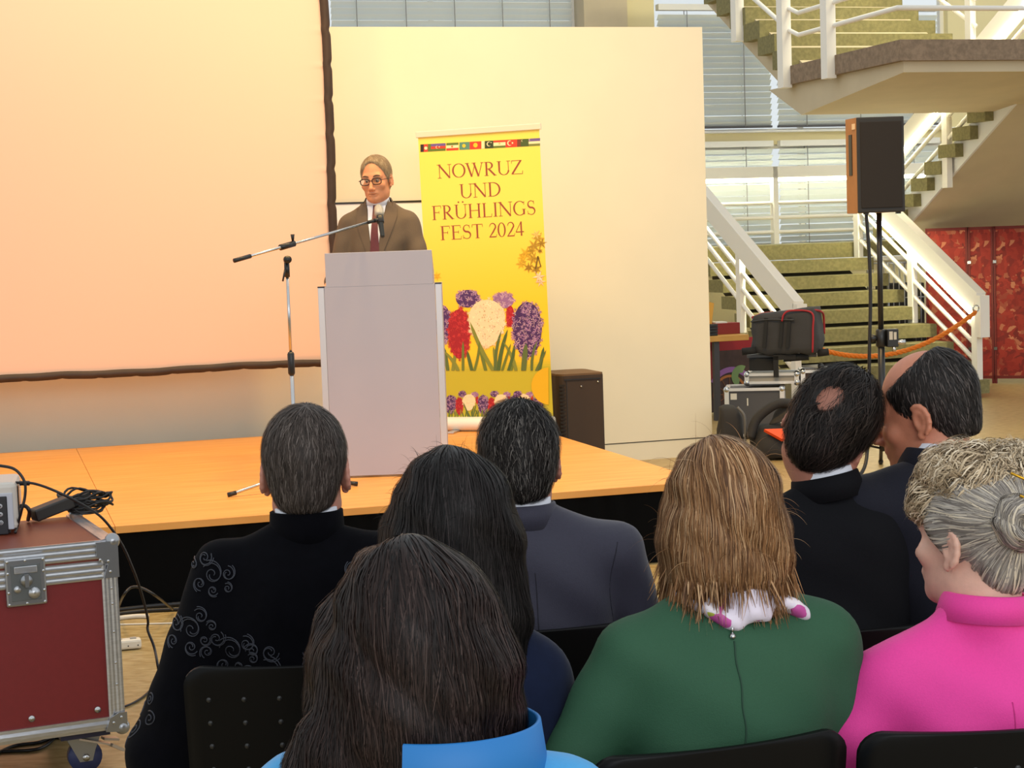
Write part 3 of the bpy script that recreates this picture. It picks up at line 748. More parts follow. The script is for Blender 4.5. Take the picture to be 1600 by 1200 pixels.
# daffodils at the right edge and one by the lectern
for x, y, r, c in ((841, 372, 11, rgb(206, 166, 50)), (835, 384, 12, rgb(190, 150, 40)), (822, 396, 12, rgb(226, 180, 40)), (833, 404, 12, rgb(196, 156, 40)), (814, 412, 9, rgb(230, 186, 50)), (838, 420, 10, rgb(170, 134, 40)), (845, 440, 9, rgb(240, 214, 180)), (838, 366, 9, rgb(246, 214, 120)), (846, 380, 10, rgb(176, 136, 30)), (830, 392, 9, rgb(186, 146, 30)), (816, 402, 8, rgb(240, 190, 40)), (826, 418, 9, rgb(166, 128, 30)), (818, 410, 6, rgb(206, 166, 40)), (842, 432, 11, rgb(248, 224, 190)), (844, 392, 5, rgb(150, 110, 30)), (683, 431, 8, rgb(240, 190, 40))):
    floret(min(x, 847), y, r, c, tuple(v * .82 for v in c), random.uniform(0, 3)); floret(min(x, 848), y, r * .5, tuple(v * .7 for v in c), tuple(v * .9 for v in c), 1)
_lv[0] = 22
for q_ in range(34): floret(745 + random.gauss(16, 13), 503 + random.gauss(0, 18), 1.3, rgb(150, 130, 70), rgb(170, 140, 90), 0)
poly_px([(836, 420), (838, 420), (842, 400), (840, 400)], rgb(110, 90, 30)); poly_px([(840, 400), (841.5, 400), (846, 416), (845, 418)], rgb(90, 70, 30))
obj('printed_flowers', b_, M_print, sheet)

# ------------------------------------------------------------------ loudspeakers
M_spk = mat('speaker_black', rgb(58, 44, 34), .75, bump=.3, bscale=400); M_grille = mat('speaker_grille', rgb(34, 29, 26), .8, bump=.6, bscale=600)
sw = hall('subwoofer', 'black floor loudspeaker with rounded edge standing right of the stage', 'speaker', 3.815, 11.32, 0)
def rounded(w_, d_, r, n=6):
    p = []
    for cx, cy, a0 in ((w_ / 2 - r, d_ - r, 0), (-w_ / 2 + r, d_ - r, 90), (-w_ / 2 + r, r, 180), (w_ / 2 - r * .3, r * .3, 270)):
        rr = r if a0 != 270 else r * .3
        for k in range(n + 1): a = math.radians(a0 + 90 * k / n); p.append((cx + rr * math.cos(a), cy + rr * math.sin(a)))
    return p
def vprism2(poly, z0, z1):
    m_ = MB(); n = len(poly); vs = [(x, y, z0) for x, y in poly] + [(x, y, z1) for x, y in poly]
    m_.add(vs, [tuple(range(n - 1, -1, -1)), tuple(range(n, 2 * n))] + [(i, (i + 1) % n, (i + 1) % n + n, i + n) for i in range(n)]); return m_
obj('cabinet', vprism2(rounded(.325, .42, .06), .01, .735), M_spk, sw); obj('top_plate', vprism2(rounded(.32, .41, .06), .735, .748), mat('speaker_top', rgb(104, 78, 50), .7), sw)
b_ = MB(); b_.box(-.105, -.10, -.004, .004, .02, .70); b_.box(-.12, .14, -.006, 0, .705, .712); obj('trim', b_, M_black, sw)
b_ = MB()
for k in range(26): b_.box(-.152, -.112, .008 - .008, .014, .04 + .025 * k, .052 + .025 * k)
obj('side_grille', b_, M_grille, sw)
b_ = MB(); b_.tube([(-.0, -.001, .66), (0, -.006, .66)], .006, 8); b_.tube([(.12, -.001, .685), (.12, -.006, .685)], .006, 8); obj('bolt', b_, M_steel, sw)
for x in (-.12, .12):
    b_ = MB(); b_.box(x - .02, x + .02, .1, .35, 0, .012); obj('foot', b_, M_black, sw)

PAD = 11.75
q0 = aty(1340, 333, PAD); q1 = aty(1413, 331, PAD); q2 = aty(1410, 182, PAD)
pw, ph = (q1 - q0).length, q2.z - q1.z
pa = thing('loudspeaker', 'dark loudspeaker with black front grille on tall tripod before the stairs', 'speaker', ((q0.x + q1.x) / 2, PAD, q0.z), math.radians(2))
M_pa = mat('pa_cabinet', rgb(170, 118, 68), .6, noise=.08, nscale=20)
tp = [(-pw / 2 - .0, 0), (pw / 2, 0), (pw / 2 - .03, .18), (pw * .32, .36), (-pw * .40, .36), (-pw / 2 - .03, .18)]
obj('cabinet', vprism2(tp, 0, ph), M_pa, pa)
b_ = MB(); b_.box(-pw / 2 - .002, pw / 2 + .002, -.022, -.001, .0, ph, .006); obj('front_frame', b_, mat('pa_frame', (.02, .018, .016), .6), pa)
b_ = MB(); b_.box(-pw / 2 + .02, pw / 2 - .015, -.03, -.02, .03, ph - .03, .004); obj('grille', b_, M_grille, pa)
sd = Vector((-.03, .18, 0)).normalized(); nrm = Vector((-sd.y, sd.x, 0))
b_ = MB(); c0 = Vector((-pw / 2, 0, 0)) + sd * .10 + nrm * .002
b_.bar(c0 + Vector((0, 0, ph * .40)), c0 + Vector((0, 0, ph * .83)), .006, .05, upv=sd); obj('handle_recess', b_, M_black, pa)
b_ = MB(); c1 = Vector((-pw / 2, 0, 0)) + sd * .04 + nrm * .003; b_.bar(c1 + Vector((0, 0, ph * .88)), c1 + Vector((0, 0, ph * .94)), .004, .05, upv=sd); obj('badge', b_, mat('badge_cream', rgb(230, 200, 160), .5), pa)
for x in (-pw * .3, pw * .4):
    b_ = MB(); b_.box(x - .015, x + .015, .02, .05, -.012, 0); obj('rubber_foot', b_, M_black, pa)
fl0 = aty(1377, 737, PAD); px0 = (q0.x + q1.x) / 2 + .012
sdt = thing('speaker_stand', 'black tripod stand carrying the loudspeaker before the stairs', 'speaker stand', (px0, PAD + .12, 0))
b_ = MB(); b_.tube([(0, 0, .16), (0, 0, .95)], .024, 12); b_.tube([(0, 0, .93), (0, 0, q0.z - .002)], .0185, 12); obj('pole', b_, M_black, sdt)
b_ = MB(); b_.lathe([(.028, .86), (.036, .87), (.036, .97), (.026, .98)], 14); b_.tube([(-.02, 0, .92), (-.075, -.01, .92)], [.012, .034], 12); obj('clamp', b_, M_black, sdt)
b_ = MB(); b_.lathe([(.026, .42), (.036, .43), (.036, .50), (.026, .51)], 12); obj('collar', b_, M_black, sdt)
for ang in (200, 325, 80):
    a = math.radians(ang); d = Vector((math.cos(a), math.sin(a), 0))
    b_ = MB(); b_.tube([Vector((0, 0, .47)) + d * .03, d * .52 + Vector((0, 0, .02))], .013, 8); b_.tube([Vector((0, 0, .18)) + d * .02, d * .28 + Vector((0, 0, .25))], .008, 6); lg = obj('leg', b_, M_black, sdt)
    b_ = MB(); b_.tube([d * .50 + Vector((0, 0, .03)), d * .54 + Vector((0, 0, .012))], .017, 8); obj('rubber_foot', b_, M_black, lg)
    if ang == 325:
        for k, c in enumerate((rgb(190, 60, 40), rgb(235, 225, 215), rgb(190, 60, 40), rgb(235, 225, 215))):
            b_ = MB(); z0 = .36 - .07 * k; b_.tube([Vector((.03 + .015 * k, -.035, z0 + .05)), Vector((.045 + .015 * k, -.035, z0 - .02))], .022, 8); obj('tape_band', b_, mat('tape_red' if k % 2 == 0 else 'tape_white', c, .5), lg)
rcv = thing('receiver', 'small black wireless receiver with lit panel clamped to the stand pole', 'receiver', (px0 + .03, PAD + .09, .86))
b_ = MB(); b_.box(0, .075, -.03, .03, 0, .12, .006); obj('case', b_, M_black, rcv)
b_ = MB(); b_.box(.012, .035, -.034, -.029, .05, .105); b_.box(.042, .06, -.034, -.029, .05, .10); obj('label_plate', b_, mat('label_grey', (.5, .47, .4), .5), rcv)
b_ = MB(); b_.tube([(.07, -.02, .03), (.12, -.02, .03)], .018, 10); b_.tube([(.045, -.02, .0), (.045, -.02, -.03)], .012, 8); obj('plug', b_, M_steel, rcv)
b_ = MB(); b_.tube(bez([(px0 - .09, PAD + .1, q0.z + .01), (px0 - .075, PAD + .1, 1.5), (px0 - .07, PAD + .1, 1.2), (px0 - .085, PAD + .1, .8), (px0 - .10, PAD + .1, .3), (px0 - .2, PAD - .05, .02), (px0 - .6, PAD - .3, .012)], 8), .012, 8)
tag(obj('speaker_cable', b_, M_cable), 'black cable hanging from the loudspeaker beside its stand pole', 'cable')

# rope
r0 = atv(1265, 540, 14.95); r1 = atv(1525, 487, 14.95); mid = atv(1397, 552, 14.95)
b_ = MB(); 
P = []
for i in range(121):
    t = i / 120; p = r0 + (r1 - r0) * t; lnm = r0 + (r1 - r0) * .505
    p.z += (mid.z - lnm.z) * (4 * t * (1 - t)); P.append(p)
for s_ in range(3):
    pts = []
    for i, p in enumerate(P):
        a = i * .62 + s_ * 2 * math.pi / 3; pts.append(p + Vector((0, math.cos(a), math.sin(a))) * .012)
    b_.tube(pts, .0135, 6)
rp_ = hall('barrier_rope', 'orange twisted rope hung between the stair railings', 'rope'); obj('rope_strands', b_, mat('rope_orange', rgb(222, 120, 20), .6), rp_)
for p in (r0, r1):
    b_ = MB(); b_.tube([p + Vector((.03 * math.cos(a), -.0, .03 * math.sin(a) + .03)) for a in np.linspace(0, 6.28, 13)], .008, 6); obj('hook', b_, M_steel, rp_)

# ------------------------------------------------------------------ equipment behind the partition edge
ED = 14.3
def eq(x, y, D=ED): return aty(x, y, D)
def flightcase(name, label, cx, cy, z, w_, d_, h_, rz, mp, group=None, corners=True, cat='case'):
    t = thing(name, label, cat, (cx, cy, z), rz, group)
    b_ = MB(); b_.box(-w_ / 2, w_ / 2, 0, d_, 0, h_, .004); obj('body', b_, mp, t)
    b_ = MB(); e = .018
    for x in (-w_ / 2, w_ / 2):
        for y in (0, d_): b_.box(x - e, x + e, y - e, y + e, 0, h_)
    for zz in (0, h_):
        for y in (0, d_): b_.box(-w_ / 2, w_ / 2, y - e, y + e, zz - e * .6, zz + e * .6)
        for x in (-w_ / 2, w_ / 2): b_.box(x - e, x + e, 0, d_, zz - e * .6, zz + e * .6)
    obj('edge_profile', b_, mat('case_edge', (.8, .79, .76), .35, metal=.5), t)
    for x in (-w_ / 2, w_ / 2):
        for zz in (0, h_):
            b_ = MB(); b_.ball((x, 0, zz), .028, 10, 6); obj('ball_corner', b_, M_steel, t)
    return t
M_panel = mat('case_panel', rgb(74, 74, 78), .5)
a0, a1 = eq(1121, 664), eq(1203, 690)
zt_ = eq(1122, 604).z - .03
c1 = flightcase('flight_case', 'grey flight case with silver edges on the floor right of the partition', 1.94, ED - .1, .03, .44, .38, .37, math.radians(-10), M_panel)
b_ = MB(); b_.box(-.19, -.14, -.004, 0, .29, .34); b_.box(-.06, -.05, -.004, 0, .24, .30); obj('sticker', b_, mat('sticker', (.7, .68, .6), .5), c1)
b_ = MB(); b_.box(-.1, .1, .1, .3, -.03, 0); obj('foot', b_, M_black, c1)
c2 = flightcase('flight_case', 'shallow silver edged case lying on the grey flight case', 2.10, ED + .02, .441, .40, .30, .065, math.radians(-14), mat('case_light', rgb(150, 145, 135), .5))
c3 = flightcase('equipment_box', 'dark brown wooden equipment box beside the grey flight case', 2.52, ED + .0, 0, .34, .34, .52, math.radians(-6), mat('box_brown', rgb(72, 48, 30), .6))
dl = thing('camera_dolly', 'black camera support with padded clamps on the shallow case', 'camera rig', (2.16, ED + .12, .535), math.radians(-12))
b_ = MB(); b_.box(-.22, -.02, -.08, .06, 0, .10, .006); obj('base_block', b_, M_blackm, dl)
b_ = MB(); b_.box(-.02, .02, -.16, -.13, -.05, .12); b_.box(-.02, .16, -.16, -.13, .09, .13); obj('bracket', b_, M_blackm, dl)
for x0, x1, z in ((-.27, -.16, .16), (.06, .26, .10), (.33, .42, .135)):
    b_ = MB(); b_.tube([(x0, -.12, z), (x1, -.12, z + .01)], .03, 10); obj('pad_roll', b_, M_blackm, dl)
b_ = MB(); b_.box(-.24, .32, -.04, .10, .10, .128, .005); obj('plate', b_, mat('rig_grey', (.12, .12, .12), .5, metal=.4), dl)
b_ = MB(); b_.tube([(-.1, -.06, .14), (.26, -.06, .14)], .009, 8); obj('rod', b_, M_steel, dl)
bg = thing('equipment_bag', 'black padded equipment bag with red piping on the camera support', 'bag', (2.24, ED + .06, .666), math.radians(-24))
bm = bmesh.new(); bmesh.ops.create_cube(bm, size=1)
for q in bm.verts:
    q.co = Vector((q.co.x * .56 * (1 - .06 * (q.co.z > 0)), q.co.y * .28, (q.co.z + .5) * .37 - .05 * (q.co.z > 0) * (q.co.x < 0) + .02 * (q.co.z > 0) * (q.co.x > 0)))
bmesh.ops.subdivide_edges(bm, edges=bm.edges[:], cuts=6, use_grid_fill=True); bmesh.ops.smooth_vert(bm, verts=bm.verts[:], factor=.5, use_axis_x=True, use_axis_y=True, use_axis_z=True)
bmesh.ops.smooth_vert(bm, verts=bm.verts[:], factor=.5, use_axis_x=True, use_axis_y=True, use_axis_z=True)
for q in bm.verts: q.co += q.normal * (.006 * math.sin(q.co.x * 40 + q.co.z * 23) + .005 * math.sin(q.co.z * 51 - q.co.x * 17))
me = bpy.data.meshes.new('bag_body'); bm.to_mesh(me); bm.free(); me.polygons.foreach_set('use_smooth', [True] * len(me.polygons))
obj('bag_body', me, mat('bag_nylon', rgb(52, 52, 54), .7, bump=.3, bscale=120), bg)
b_ = MB(); b_.tube(bez([(.245, -.16, .02), (.25, -.155, .2), (.24, -.145, .335), (.08, -.15, .355), (.02, -.155, .33), (.0, -.16, .27)], 6), .008, 6); b_.tube(bez([(.245, -.1, .355), (.272, .0, .34), (.275, .1, .30), (.27, .13, .15)], 6), .009, 6); b_.tube(bez([(-.26, -.10, .30), (-.2, -.0, .325), (-.14, .1, .33)], 6), .012, 6)
obj('red_piping', b_, mat('piping_red', rgb(160, 26, 36), .6), bg)
for x in (-.13, .0, .06):
    b_ = MB(); b_.bar((x, -.15, .30), (x - .02, -.165, .06), .03, .008, upv=(0, 1, 0)); obj('strap', b_, M_blackm, bg)
b_ = MB(); b_.tube(bez([(-.26, -.14, .27), (-.1, -.155, .285), (.1, -.158, .28)], 6), .007, 6); obj('zipper', b_, mat('zip', (.03, .03, .03), .4), bg)
b_ = MB(); b_.box(-.05, .02, -.06, -.02, .342, .352); obj('patch', b_, mat('patch_grey', (.35, .35, .35), .6), bg)
hm = thing('handheld_microphone', 'small handheld microphone lying on the brown equipment box', 'microphone', (2.48, ED + .03, .558), math.radians(150))
b_ = MB(); b_.tube([(0, 0, 0), (.14, 0, 0)], [.017, .010], 10); obj('handle', b_, mat('mic_cream', (.6, .55, .42), .5), hm)
b_ = MB(); b_.ball((-.02, 0, 0.002), .026, 12, 8); obj('mesh_head', b_, mat('mic_dark', (.06, .06, .06), .4, metal=.6), hm)
# bags on the floor
def blob(name, pts, m, parent, noise=.012, sub=2):
    """soft closed shape around an ellipsoid list: hull + smooth"""
    bm = bmesh.new()
    for p in pts: bm.verts.new(p)
    bmesh.ops.convex_hull(bm, input=bm.verts[:]); bmesh.ops.triangulate(bm, faces=bm.faces[:])
    bmesh.ops.subdivide_edges(bm, edges=bm.edges[:], cuts=3, use_grid_fill=True)
    for _ in range(3): bmesh.ops.smooth_vert(bm, verts=bm.verts[:], factor=.5, use_axis_x=True, use_axis_y=True, use_axis_z=True)
    for q in bm.verts: q.co += q.normal * noise * (math.sin(q.co.x * 31 + q.co.y * 13) + math.sin(q.co.z * 43 + q.co.x * 19)) * .7
    me = bpy.data.meshes.new(name); bm.to_mesh(me); bm.free(); me.polygons.foreach_set('use_smooth', [True] * len(me.polygons))
    return obj(name, me, m, parent)
M_bag = mat('black_bag', (.016, .015, .015), .75, bump=.3, bscale=90)
g1 = thing('backpack', 'black backpack with orange patch lying before the grey flight case', 'bag', (1.98, 12.9, 0), 0)
blob('pack_body', [(-.28, -.15, .0), (.22, -.15, 0), (.22, .2, 0), (-.28, .2, 0), (-.22, -.1, .24), (.18, -.1, .20), (.18, .15, .27), (-.2, .15, .27)], M_bag, g1)
blob('top_flap', [(-.16, -.02, .22), (.1, -.02, .26), (.16, .12, .36), (-.1, .12, .30), (.14, -.0, .38), (-.02, .05, .42), (.2, .1, .40)], mat('bag_dark', (.03, .026, .02), .8), g1)
b_ = MB(); b_.tube(bez([(-.26, -.02, .16), (-.2, -.0, .30), (-.06, .0, .40), (.06, .02, .40)], 8), .035, 8); obj('shoulder_strap', b_, M_bag, g1)
b_ = MB(); vs = [(-.17, -.125, .235), (.16, -.115, .235), (.05, -.165, .175), (-.05, -.17, .165)]; b_.add(vs + [(x, y + .02, z - .02) for x, y, z in vs], [(0, 1, 2, 3), (7, 6, 5, 4), (0, 4, 5, 1), (1, 5, 6, 2), (2, 6, 7, 3), (3, 7, 4, 0)]); obj('orange_patch', b_, mat('patch_orange', rgb(235, 80, 30), .5), g1)
g2 = thing('black_bag', 'black soft bag standing against the partition edge', 'bag', (1.62, 13.1, 0), 0)
blob('bag_body', [(-.12, -.1, 0), (.09, -.1, 0), (.09, .15, 0), (-.12, .15, 0), (-.1, -.06, .40), (.05, -.06, .38), (.06, .1, .38), (-.1, .1, .42)], M_bag, g2)
b_ = MB(); b_.tube(bez([(.03, -.1, .38), (.08, -.12, .30), (.075, -.12, .1), (.06, -.12, .02)], 6), .010, 6); obj('strap', b_, mat('strap_grey', (.12, .12, .12), .6), g2)
# table with things at the partition edge
TD = 15.6
t0, t1 = aty(1085, 527, TD), aty(1160, 524, TD)
tb = thing('side_table', 'wooden side table on dark legs half hidden by the partition', 'table', (t0.x, TD, 0), A)
tz = t0.z; tw = .62
b_ = MB(); b_.box(-.25, tw - .1, 0, .5, tz - .05, tz, .004); obj('tabletop', b_, mat('table_wood', rgb(206, 156, 78), .5, noise=.12, nscale=6, stretch=(1, 8, 1)), tb)
for x in (-.2, .22):
    for y in (.05, .45): b_ = MB(); b_.box(x - .025, x + .025, y - .025, y + .025, 0, tz - .05); obj('leg', b_, mat('table_leg', (.05, .05, .06), .5), tb)
def onT(x, y, dz): return (t0.x + x * math.cos(A) - y * math.sin(A), TD + x * math.sin(A) + y * math.cos(A), tz + dz)
bx_ = thing('magazine_holder', 'yellow cardboard magazine holder on the side table', 'holder', onT(.16, .30, 0.001), A)
b_ = MB(); b_.prism([(-.10, 0), (.10, 0), (.14, .28), (.07, .30), (-.10, .26)], -.05, .05); obj('box_body', b_, mat('cardboard', rgb(214, 160, 66), .7), bx_)
for k in range(4):
    dvd = thing('disc_case', ['lowest black case of the small stack on the side table', 'second black case from the bottom of the stack on the side table', 'third black case from the bottom of the stack on the side table', 'topmost black case of the small stack on the side table'][k], 'case', onT(.16, .10, .001 + .026 * k), A + .1 * k, 'black cases stacked on the side table')
    b_ = MB(); b_.box(-.08, .08, -.06, .06, 0, .024, .004); obj('shell', b_, M_black, dvd)
rb = thing('red_box', 'dark red box on the side table behind the equipment bag', 'box', onT(.40, .28, .001), A)
b_ = MB(); b_.box(-.12, .12, -.09, .09, 0, .10, .003); obj('carton', b_, mat('carton_red', rgb(128, 30, 22), .6), rb)
b_ = MB(); b_.box(-.11, .0, -.08, .05, .10, .112); obj('leaflet', b_, mat('paper', (.7, .68, .62), .6), rb)
ds = thing('bicycle_poster', 'dark poster of a coloured bicycle wheel under the side table', 'poster', (t0.x + .18, TD + .62, 0), A + .1)
b_ = MB(); b_.box(-.28, .50, 0, .02, .02, tz - .06); obj('poster_board', b_, mat('poster_brown', rgb(74, 52, 48), .6, noise=.4, nscale=9), ds)
b_ = MB(); b_.box(-.28, .12, -.003, -.001, .32, tz - .10); b_.box(.0, .5, -.003, -.001, tz - .17, tz - .06); obj('poster_red', b_, mat('poster_red', rgb(150, 26, 36), .6), ds)
b_ = MB(); b_.box(-.28, -.05, -.003, -.001, .02, .30); obj('poster_blue', b_, mat('poster_blue', rgb(48, 56, 110), .6), ds)
def ring(cx, cz, r0_, r1_, a0=0, a1=360, n=40, y=-.004):
    m_ = MB()
    for k in range(n):
        p = [math.radians(a0 + (a1 - a0) * (k + j) / n) for j in (0, 1)]
        m_.add([(cx + r_ * math.cos(t), y, cz + r_ * math.sin(t)) for r_, t in ((r0_, p[0]), (r1_, p[0]), (r1_, p[1]), (r0_, p[1]))], [(0, 1, 2, 3)])
    return m_
obj('printed_tyre', ring(.22, .18, .155, .178), mat('print_orange', rgb(180, 112, 50), .6), ds)
m_ = ring(.22, .18, .06, .075, y=-.0045)
for k in range(12): a = k * math.pi / 6; m_.add([(.22 + .02 * math.cos(a + q_), -.0042, .18 + .02 * math.sin(a + q_)) for q_ in (-.2, .2)] + [(.22 + .155 * math.cos(a + q_), -.0042, .18 + .155 * math.sin(a + q_)) for q_ in (.025, -.025)], [(0, 1, 2, 3)])
obj('printed_spokes', m_, mat('print_tan', rgb(120, 78, 46), .6), ds)
obj('printed_mudguard', ring(.24, .18, .20, .25, 20, 150, y=-.005), mat('print_purple', rgb(150, 100, 170), .6), ds)
obj('printed_frame', ring(.34, .34, .03, .10, 60, 250, y=-.006), mat('print_green', rgb(120, 150, 96), .6), ds)

# ------------------------------------------------------------------ burgundy flight case with projector (left)
CZ = .755
crn = atz(181, 842, CZ); cry = math.radians(24)
CWID, CDEP = .95, .62
fc = thing('flight_case', 'burgundy flight case with ribbed aluminium edges standing on castors at the left', 'case', crn, cry)
fc.location = (crn.x, crn.y, 0)
zb0 = .145
M_burg = mat('burgundy_panel', rgb(122, 34, 36), .42, noise=.06, nscale=60); M_burgt = mat('burgundy_top', rgb(128, 56, 34), .45, noise=.12, nscale=7)
b_ = MB(); b_.box(-CWID + .01, -.012, .010, CDEP - .01, zb0 + .01, CZ - .09); obj('body', b_, M_burg, fc)
b_ = MB(); b_.box(-CWID + .01, -.012, .010, CDEP - .01, CZ - .08, CZ - .003); obj('lid', b_, M_burgt, fc)
def ribbed(p0, p1, n, wv, dep=.006):
    """extrusion with ribs, p0->p1 along, wv: width vector"""
    m_ = MB(); p0, p1, wv = Vector(p0), Vector(p1), Vector(wv); t = (p1 - p0).normalized(); nn = t.cross(wv).normalized()
    if nn.y > 0.3 or nn.z < -.3 or nn.x < -.3: nn = -nn
    pro = []
    for k in range(n * 4 + 1):
        s_ = k / (n * 4); pro.append((s_, dep * (.55 + .45 * (1 if k % 4 in (1, 2) else 0))))
    vs = []
    for p in (p0, p1):
        for s_, d in pro: vs.append(p + wv * s_ + nn * d)
        vs.append(p + wv - nn * .004); vs.append(p - nn * .004)
    L = len(pro) + 2
    m_.add(vs, [(i, (i + 1) % L, (i + 1) % L + L, i + L) for i in range(L)] + [tuple(range(L - 1, -1, -1)), tuple(range(L, 2 * L))]); return m_
obj('lid_profile', ribbed((-CWID, .006, CZ - .058), (-.0, .006, CZ - .058), 3, (0, 0, .058)), M_alu, fc)
obj('lock_profile', ribbed((-CWID, .006, CZ - .125), (-.0, .006, CZ - .125), 3, (0, 0, .060)), M_alu, fc)
obj('corner_profile', ribbed((-.05, .006, zb0), (-.05, .006, CZ - .06), 2, (.05, 0, 0)), M_alu, fc)
obj('bottom_profile', ribbed((-CWID, .006, zb0), (-.0, .006, zb0), 1, (0, 0, .042)), M_alu, fc)
obj('top_profile', ribbed((-.045, .0, CZ - .002), (-.045, CDEP, CZ - .002), 1, (.045, 0, 0)), M_alu, fc)
b_ = MB(); b_.box(-.012, -.009, .03, CDEP - .03, zb0 + .02, CZ - .02); obj('side_panel', b_, M_burg, fc)
b_ = MB(); b_.box(-.006, .0, .004, .045, zb0, CZ - .06); obj('corner_profile', b_, M_alu, fc)
M_zinc = mat('zinc', (.36, .37, .39), .30, metal=.85)
for y, z, nm in ((.0, CZ, 1), (CDEP, CZ, 1), (.0, zb0 + .01, 0)):
    b_ = MB(); b_.ball((-.010, y + .010, z - .006), .025, 16, 10)
    if nm == 1 and y == 0: b_.prism([(-.065, CZ - .004), (-.065, CZ - .05), (-.03, CZ - .075), (-.045, CZ - .12), (.003, CZ - .12), (.003, CZ - .004)], -.012, -.002)
    if nm == 0: b_.prism([(-.065, z - .012), (-.05, z + .03), (-.02, z + .045), (.004, z + .045), (.004, z - .02)], -.010, -.002)
    bc = obj('ball_corner', b_, M_zinc, fc)
    for rx_, rz_ in (((-.055, CZ - .06), (-.03, CZ - .066), (-.025, CZ - .10)) if nm == 1 and y == 0 else (((-.04, z + .015), (-.015, z + .03)) if nm == 0 else ())):
        b_ = MB(); b_.ball((rx_, -.0125, rz_), .005, 8, 5, sc=(1, .5, 1)); obj('rivet', b_, M_steel, bc)
for z in (.60, .55, .46, .36, .29):
    b_ = MB(); b_.ball((-.022, -.002, z), .004, 8, 5, sc=(1, .5, 1)); obj('rivet', b_, M_steel, fc)
for x, z in ((-.085, .215), (-.29, .215)):
    b_ = MB(); b_.tube([(x, .011, z), (x, .003, z)], .010, 12); b_.tube([(x, .003, z), (x, .001, z)], .004, 8); obj('screw', b_, M_steel, fc)
lk = atz(60, 890, .70); lx = -.285
b_ = MB(); zl = CZ - .105
b_.box(lx - .062, lx + .062, -.010, .004, zl - .075, zl + .075, .006); lock = obj('butterfly_latch', b_, M_zinc, fc)
b_ = MB(); b_.box(lx - .045, lx + .045, -.0115, -.0095, zl - .058, zl + .055, .001); obj('latch_recess', b_, mat('latch_recess', (.14, .15, .15), .5, metal=.6), lock)
b_ = MB(); b_.tube([(lx, -.010, zl + .006), (lx, -.024, zl + .006)], .018, 14); b_.box(lx - .006, lx + .006, -.032, -.022, zl - .014, zl + .026); obj('turn_knob', b_, M_zinc, lock)
b_ = MB(); b_.box(lx - .035, lx + .035, -.016, -.011, zl + .028, zl + .05, .002); obj('hook_plate', b_, M_alu, lock)
b_ = MB(); b_.tube([(lx + .022, -.011, zl - .035), (lx + .022, -.02, zl - .035)], .018, 12); obj('hinge_disc', b_, M_alu, lock)
b_ = MB(); b_.tube([(lx - .028, -.011, zl - .02), (lx - .028, -.018, zl - .02)], .011, 10); obj('key_lock', b_, M_alu, lock)
for dx in (-.054, 0, .054):
    for dz in (-.067, .067):
        b_ = MB(); b_.ball((lx + dx, -.011, zl + dz), .005, 8, 5, sc=(1, .5, 1)); obj('rivet', b_, M_steel, lock)
for dz in (-.03, .03):
    for dx in (-.054, .054):
        b_ = MB(); b_.ball((lx + dx, -.011, zl + dz), .005, 8, 5, sc=(1, .5, 1)); obj('rivet', b_, M_steel, lock)
b_ = MB(); b_.box(-.20, -.045, .03, .16, zb0 - .022, zb0 - .001); ca = obj('castor_plate', b_, mat('castor_plate', (.02, .02, .05), .4), fc)
def castor(x, y, parent):
    b_ = MB(); b_.prism([(x - .06, zb0 - .022), (x + .05, zb0 - .022), (x + .03, .075), (x + .02, .04), (x - .02, .04)], y - .03, y - .025); b_.prism([(x - .06, zb0 - .022), (x + .05, zb0 - .022), (x + .03, .075), (x + .02, .04), (x - .02, .04)], y + .025, y + .03); b_.box(x - .06, x + .05, y - .03, y + .03, zb0 - .028, zb0 - .022)
    fk = obj('castor_fork', b_, M_zinc, parent)
    b_ = MB(); b_.tube([(x, y - .02, .053), (x, y + .02, .053)], .053, 24); obj('wheel', b_, mat('castor_blue', (.03, .04, .12), .4), parent)
    b_ = MB(); b_.tube([(x, y - .034, .053), (x, y + .034, .053)], .012, 10); obj('axle', b_, M_steel, parent)
    b_ = MB(); b_.bar((x - .02, y - .035, .118), (x + .075, y - .045, .09), .02, .006); b_.bar((x + .075, y - .045, .088), (x + .115, y - .03, .062), .03, .01); b_.bar((x + .06, y - .0, .10), (x + .11, y + .01, .088), .03, .008); obj('brake_lever', b_, mat('brake_metal', (.5, .42, .34), .35, metal=.7), parent)
castor(-.12, .085, ca)
for x, y in ((-.82, .085), (-.82, .53), (-.12, .53)):
    b_ = MB(); b_.box(x - .08, x + .08, y - .06, y + .06, zb0 - .022, zb0 - .001); b_.tube([(x, y - .02, .053), (x, y + .02, .053)], .053, 20); b_.box(x - .03, x + .03, y - .03, y + .03, .05, zb0 - .02); obj('castor', b_, M_blackm, fc)

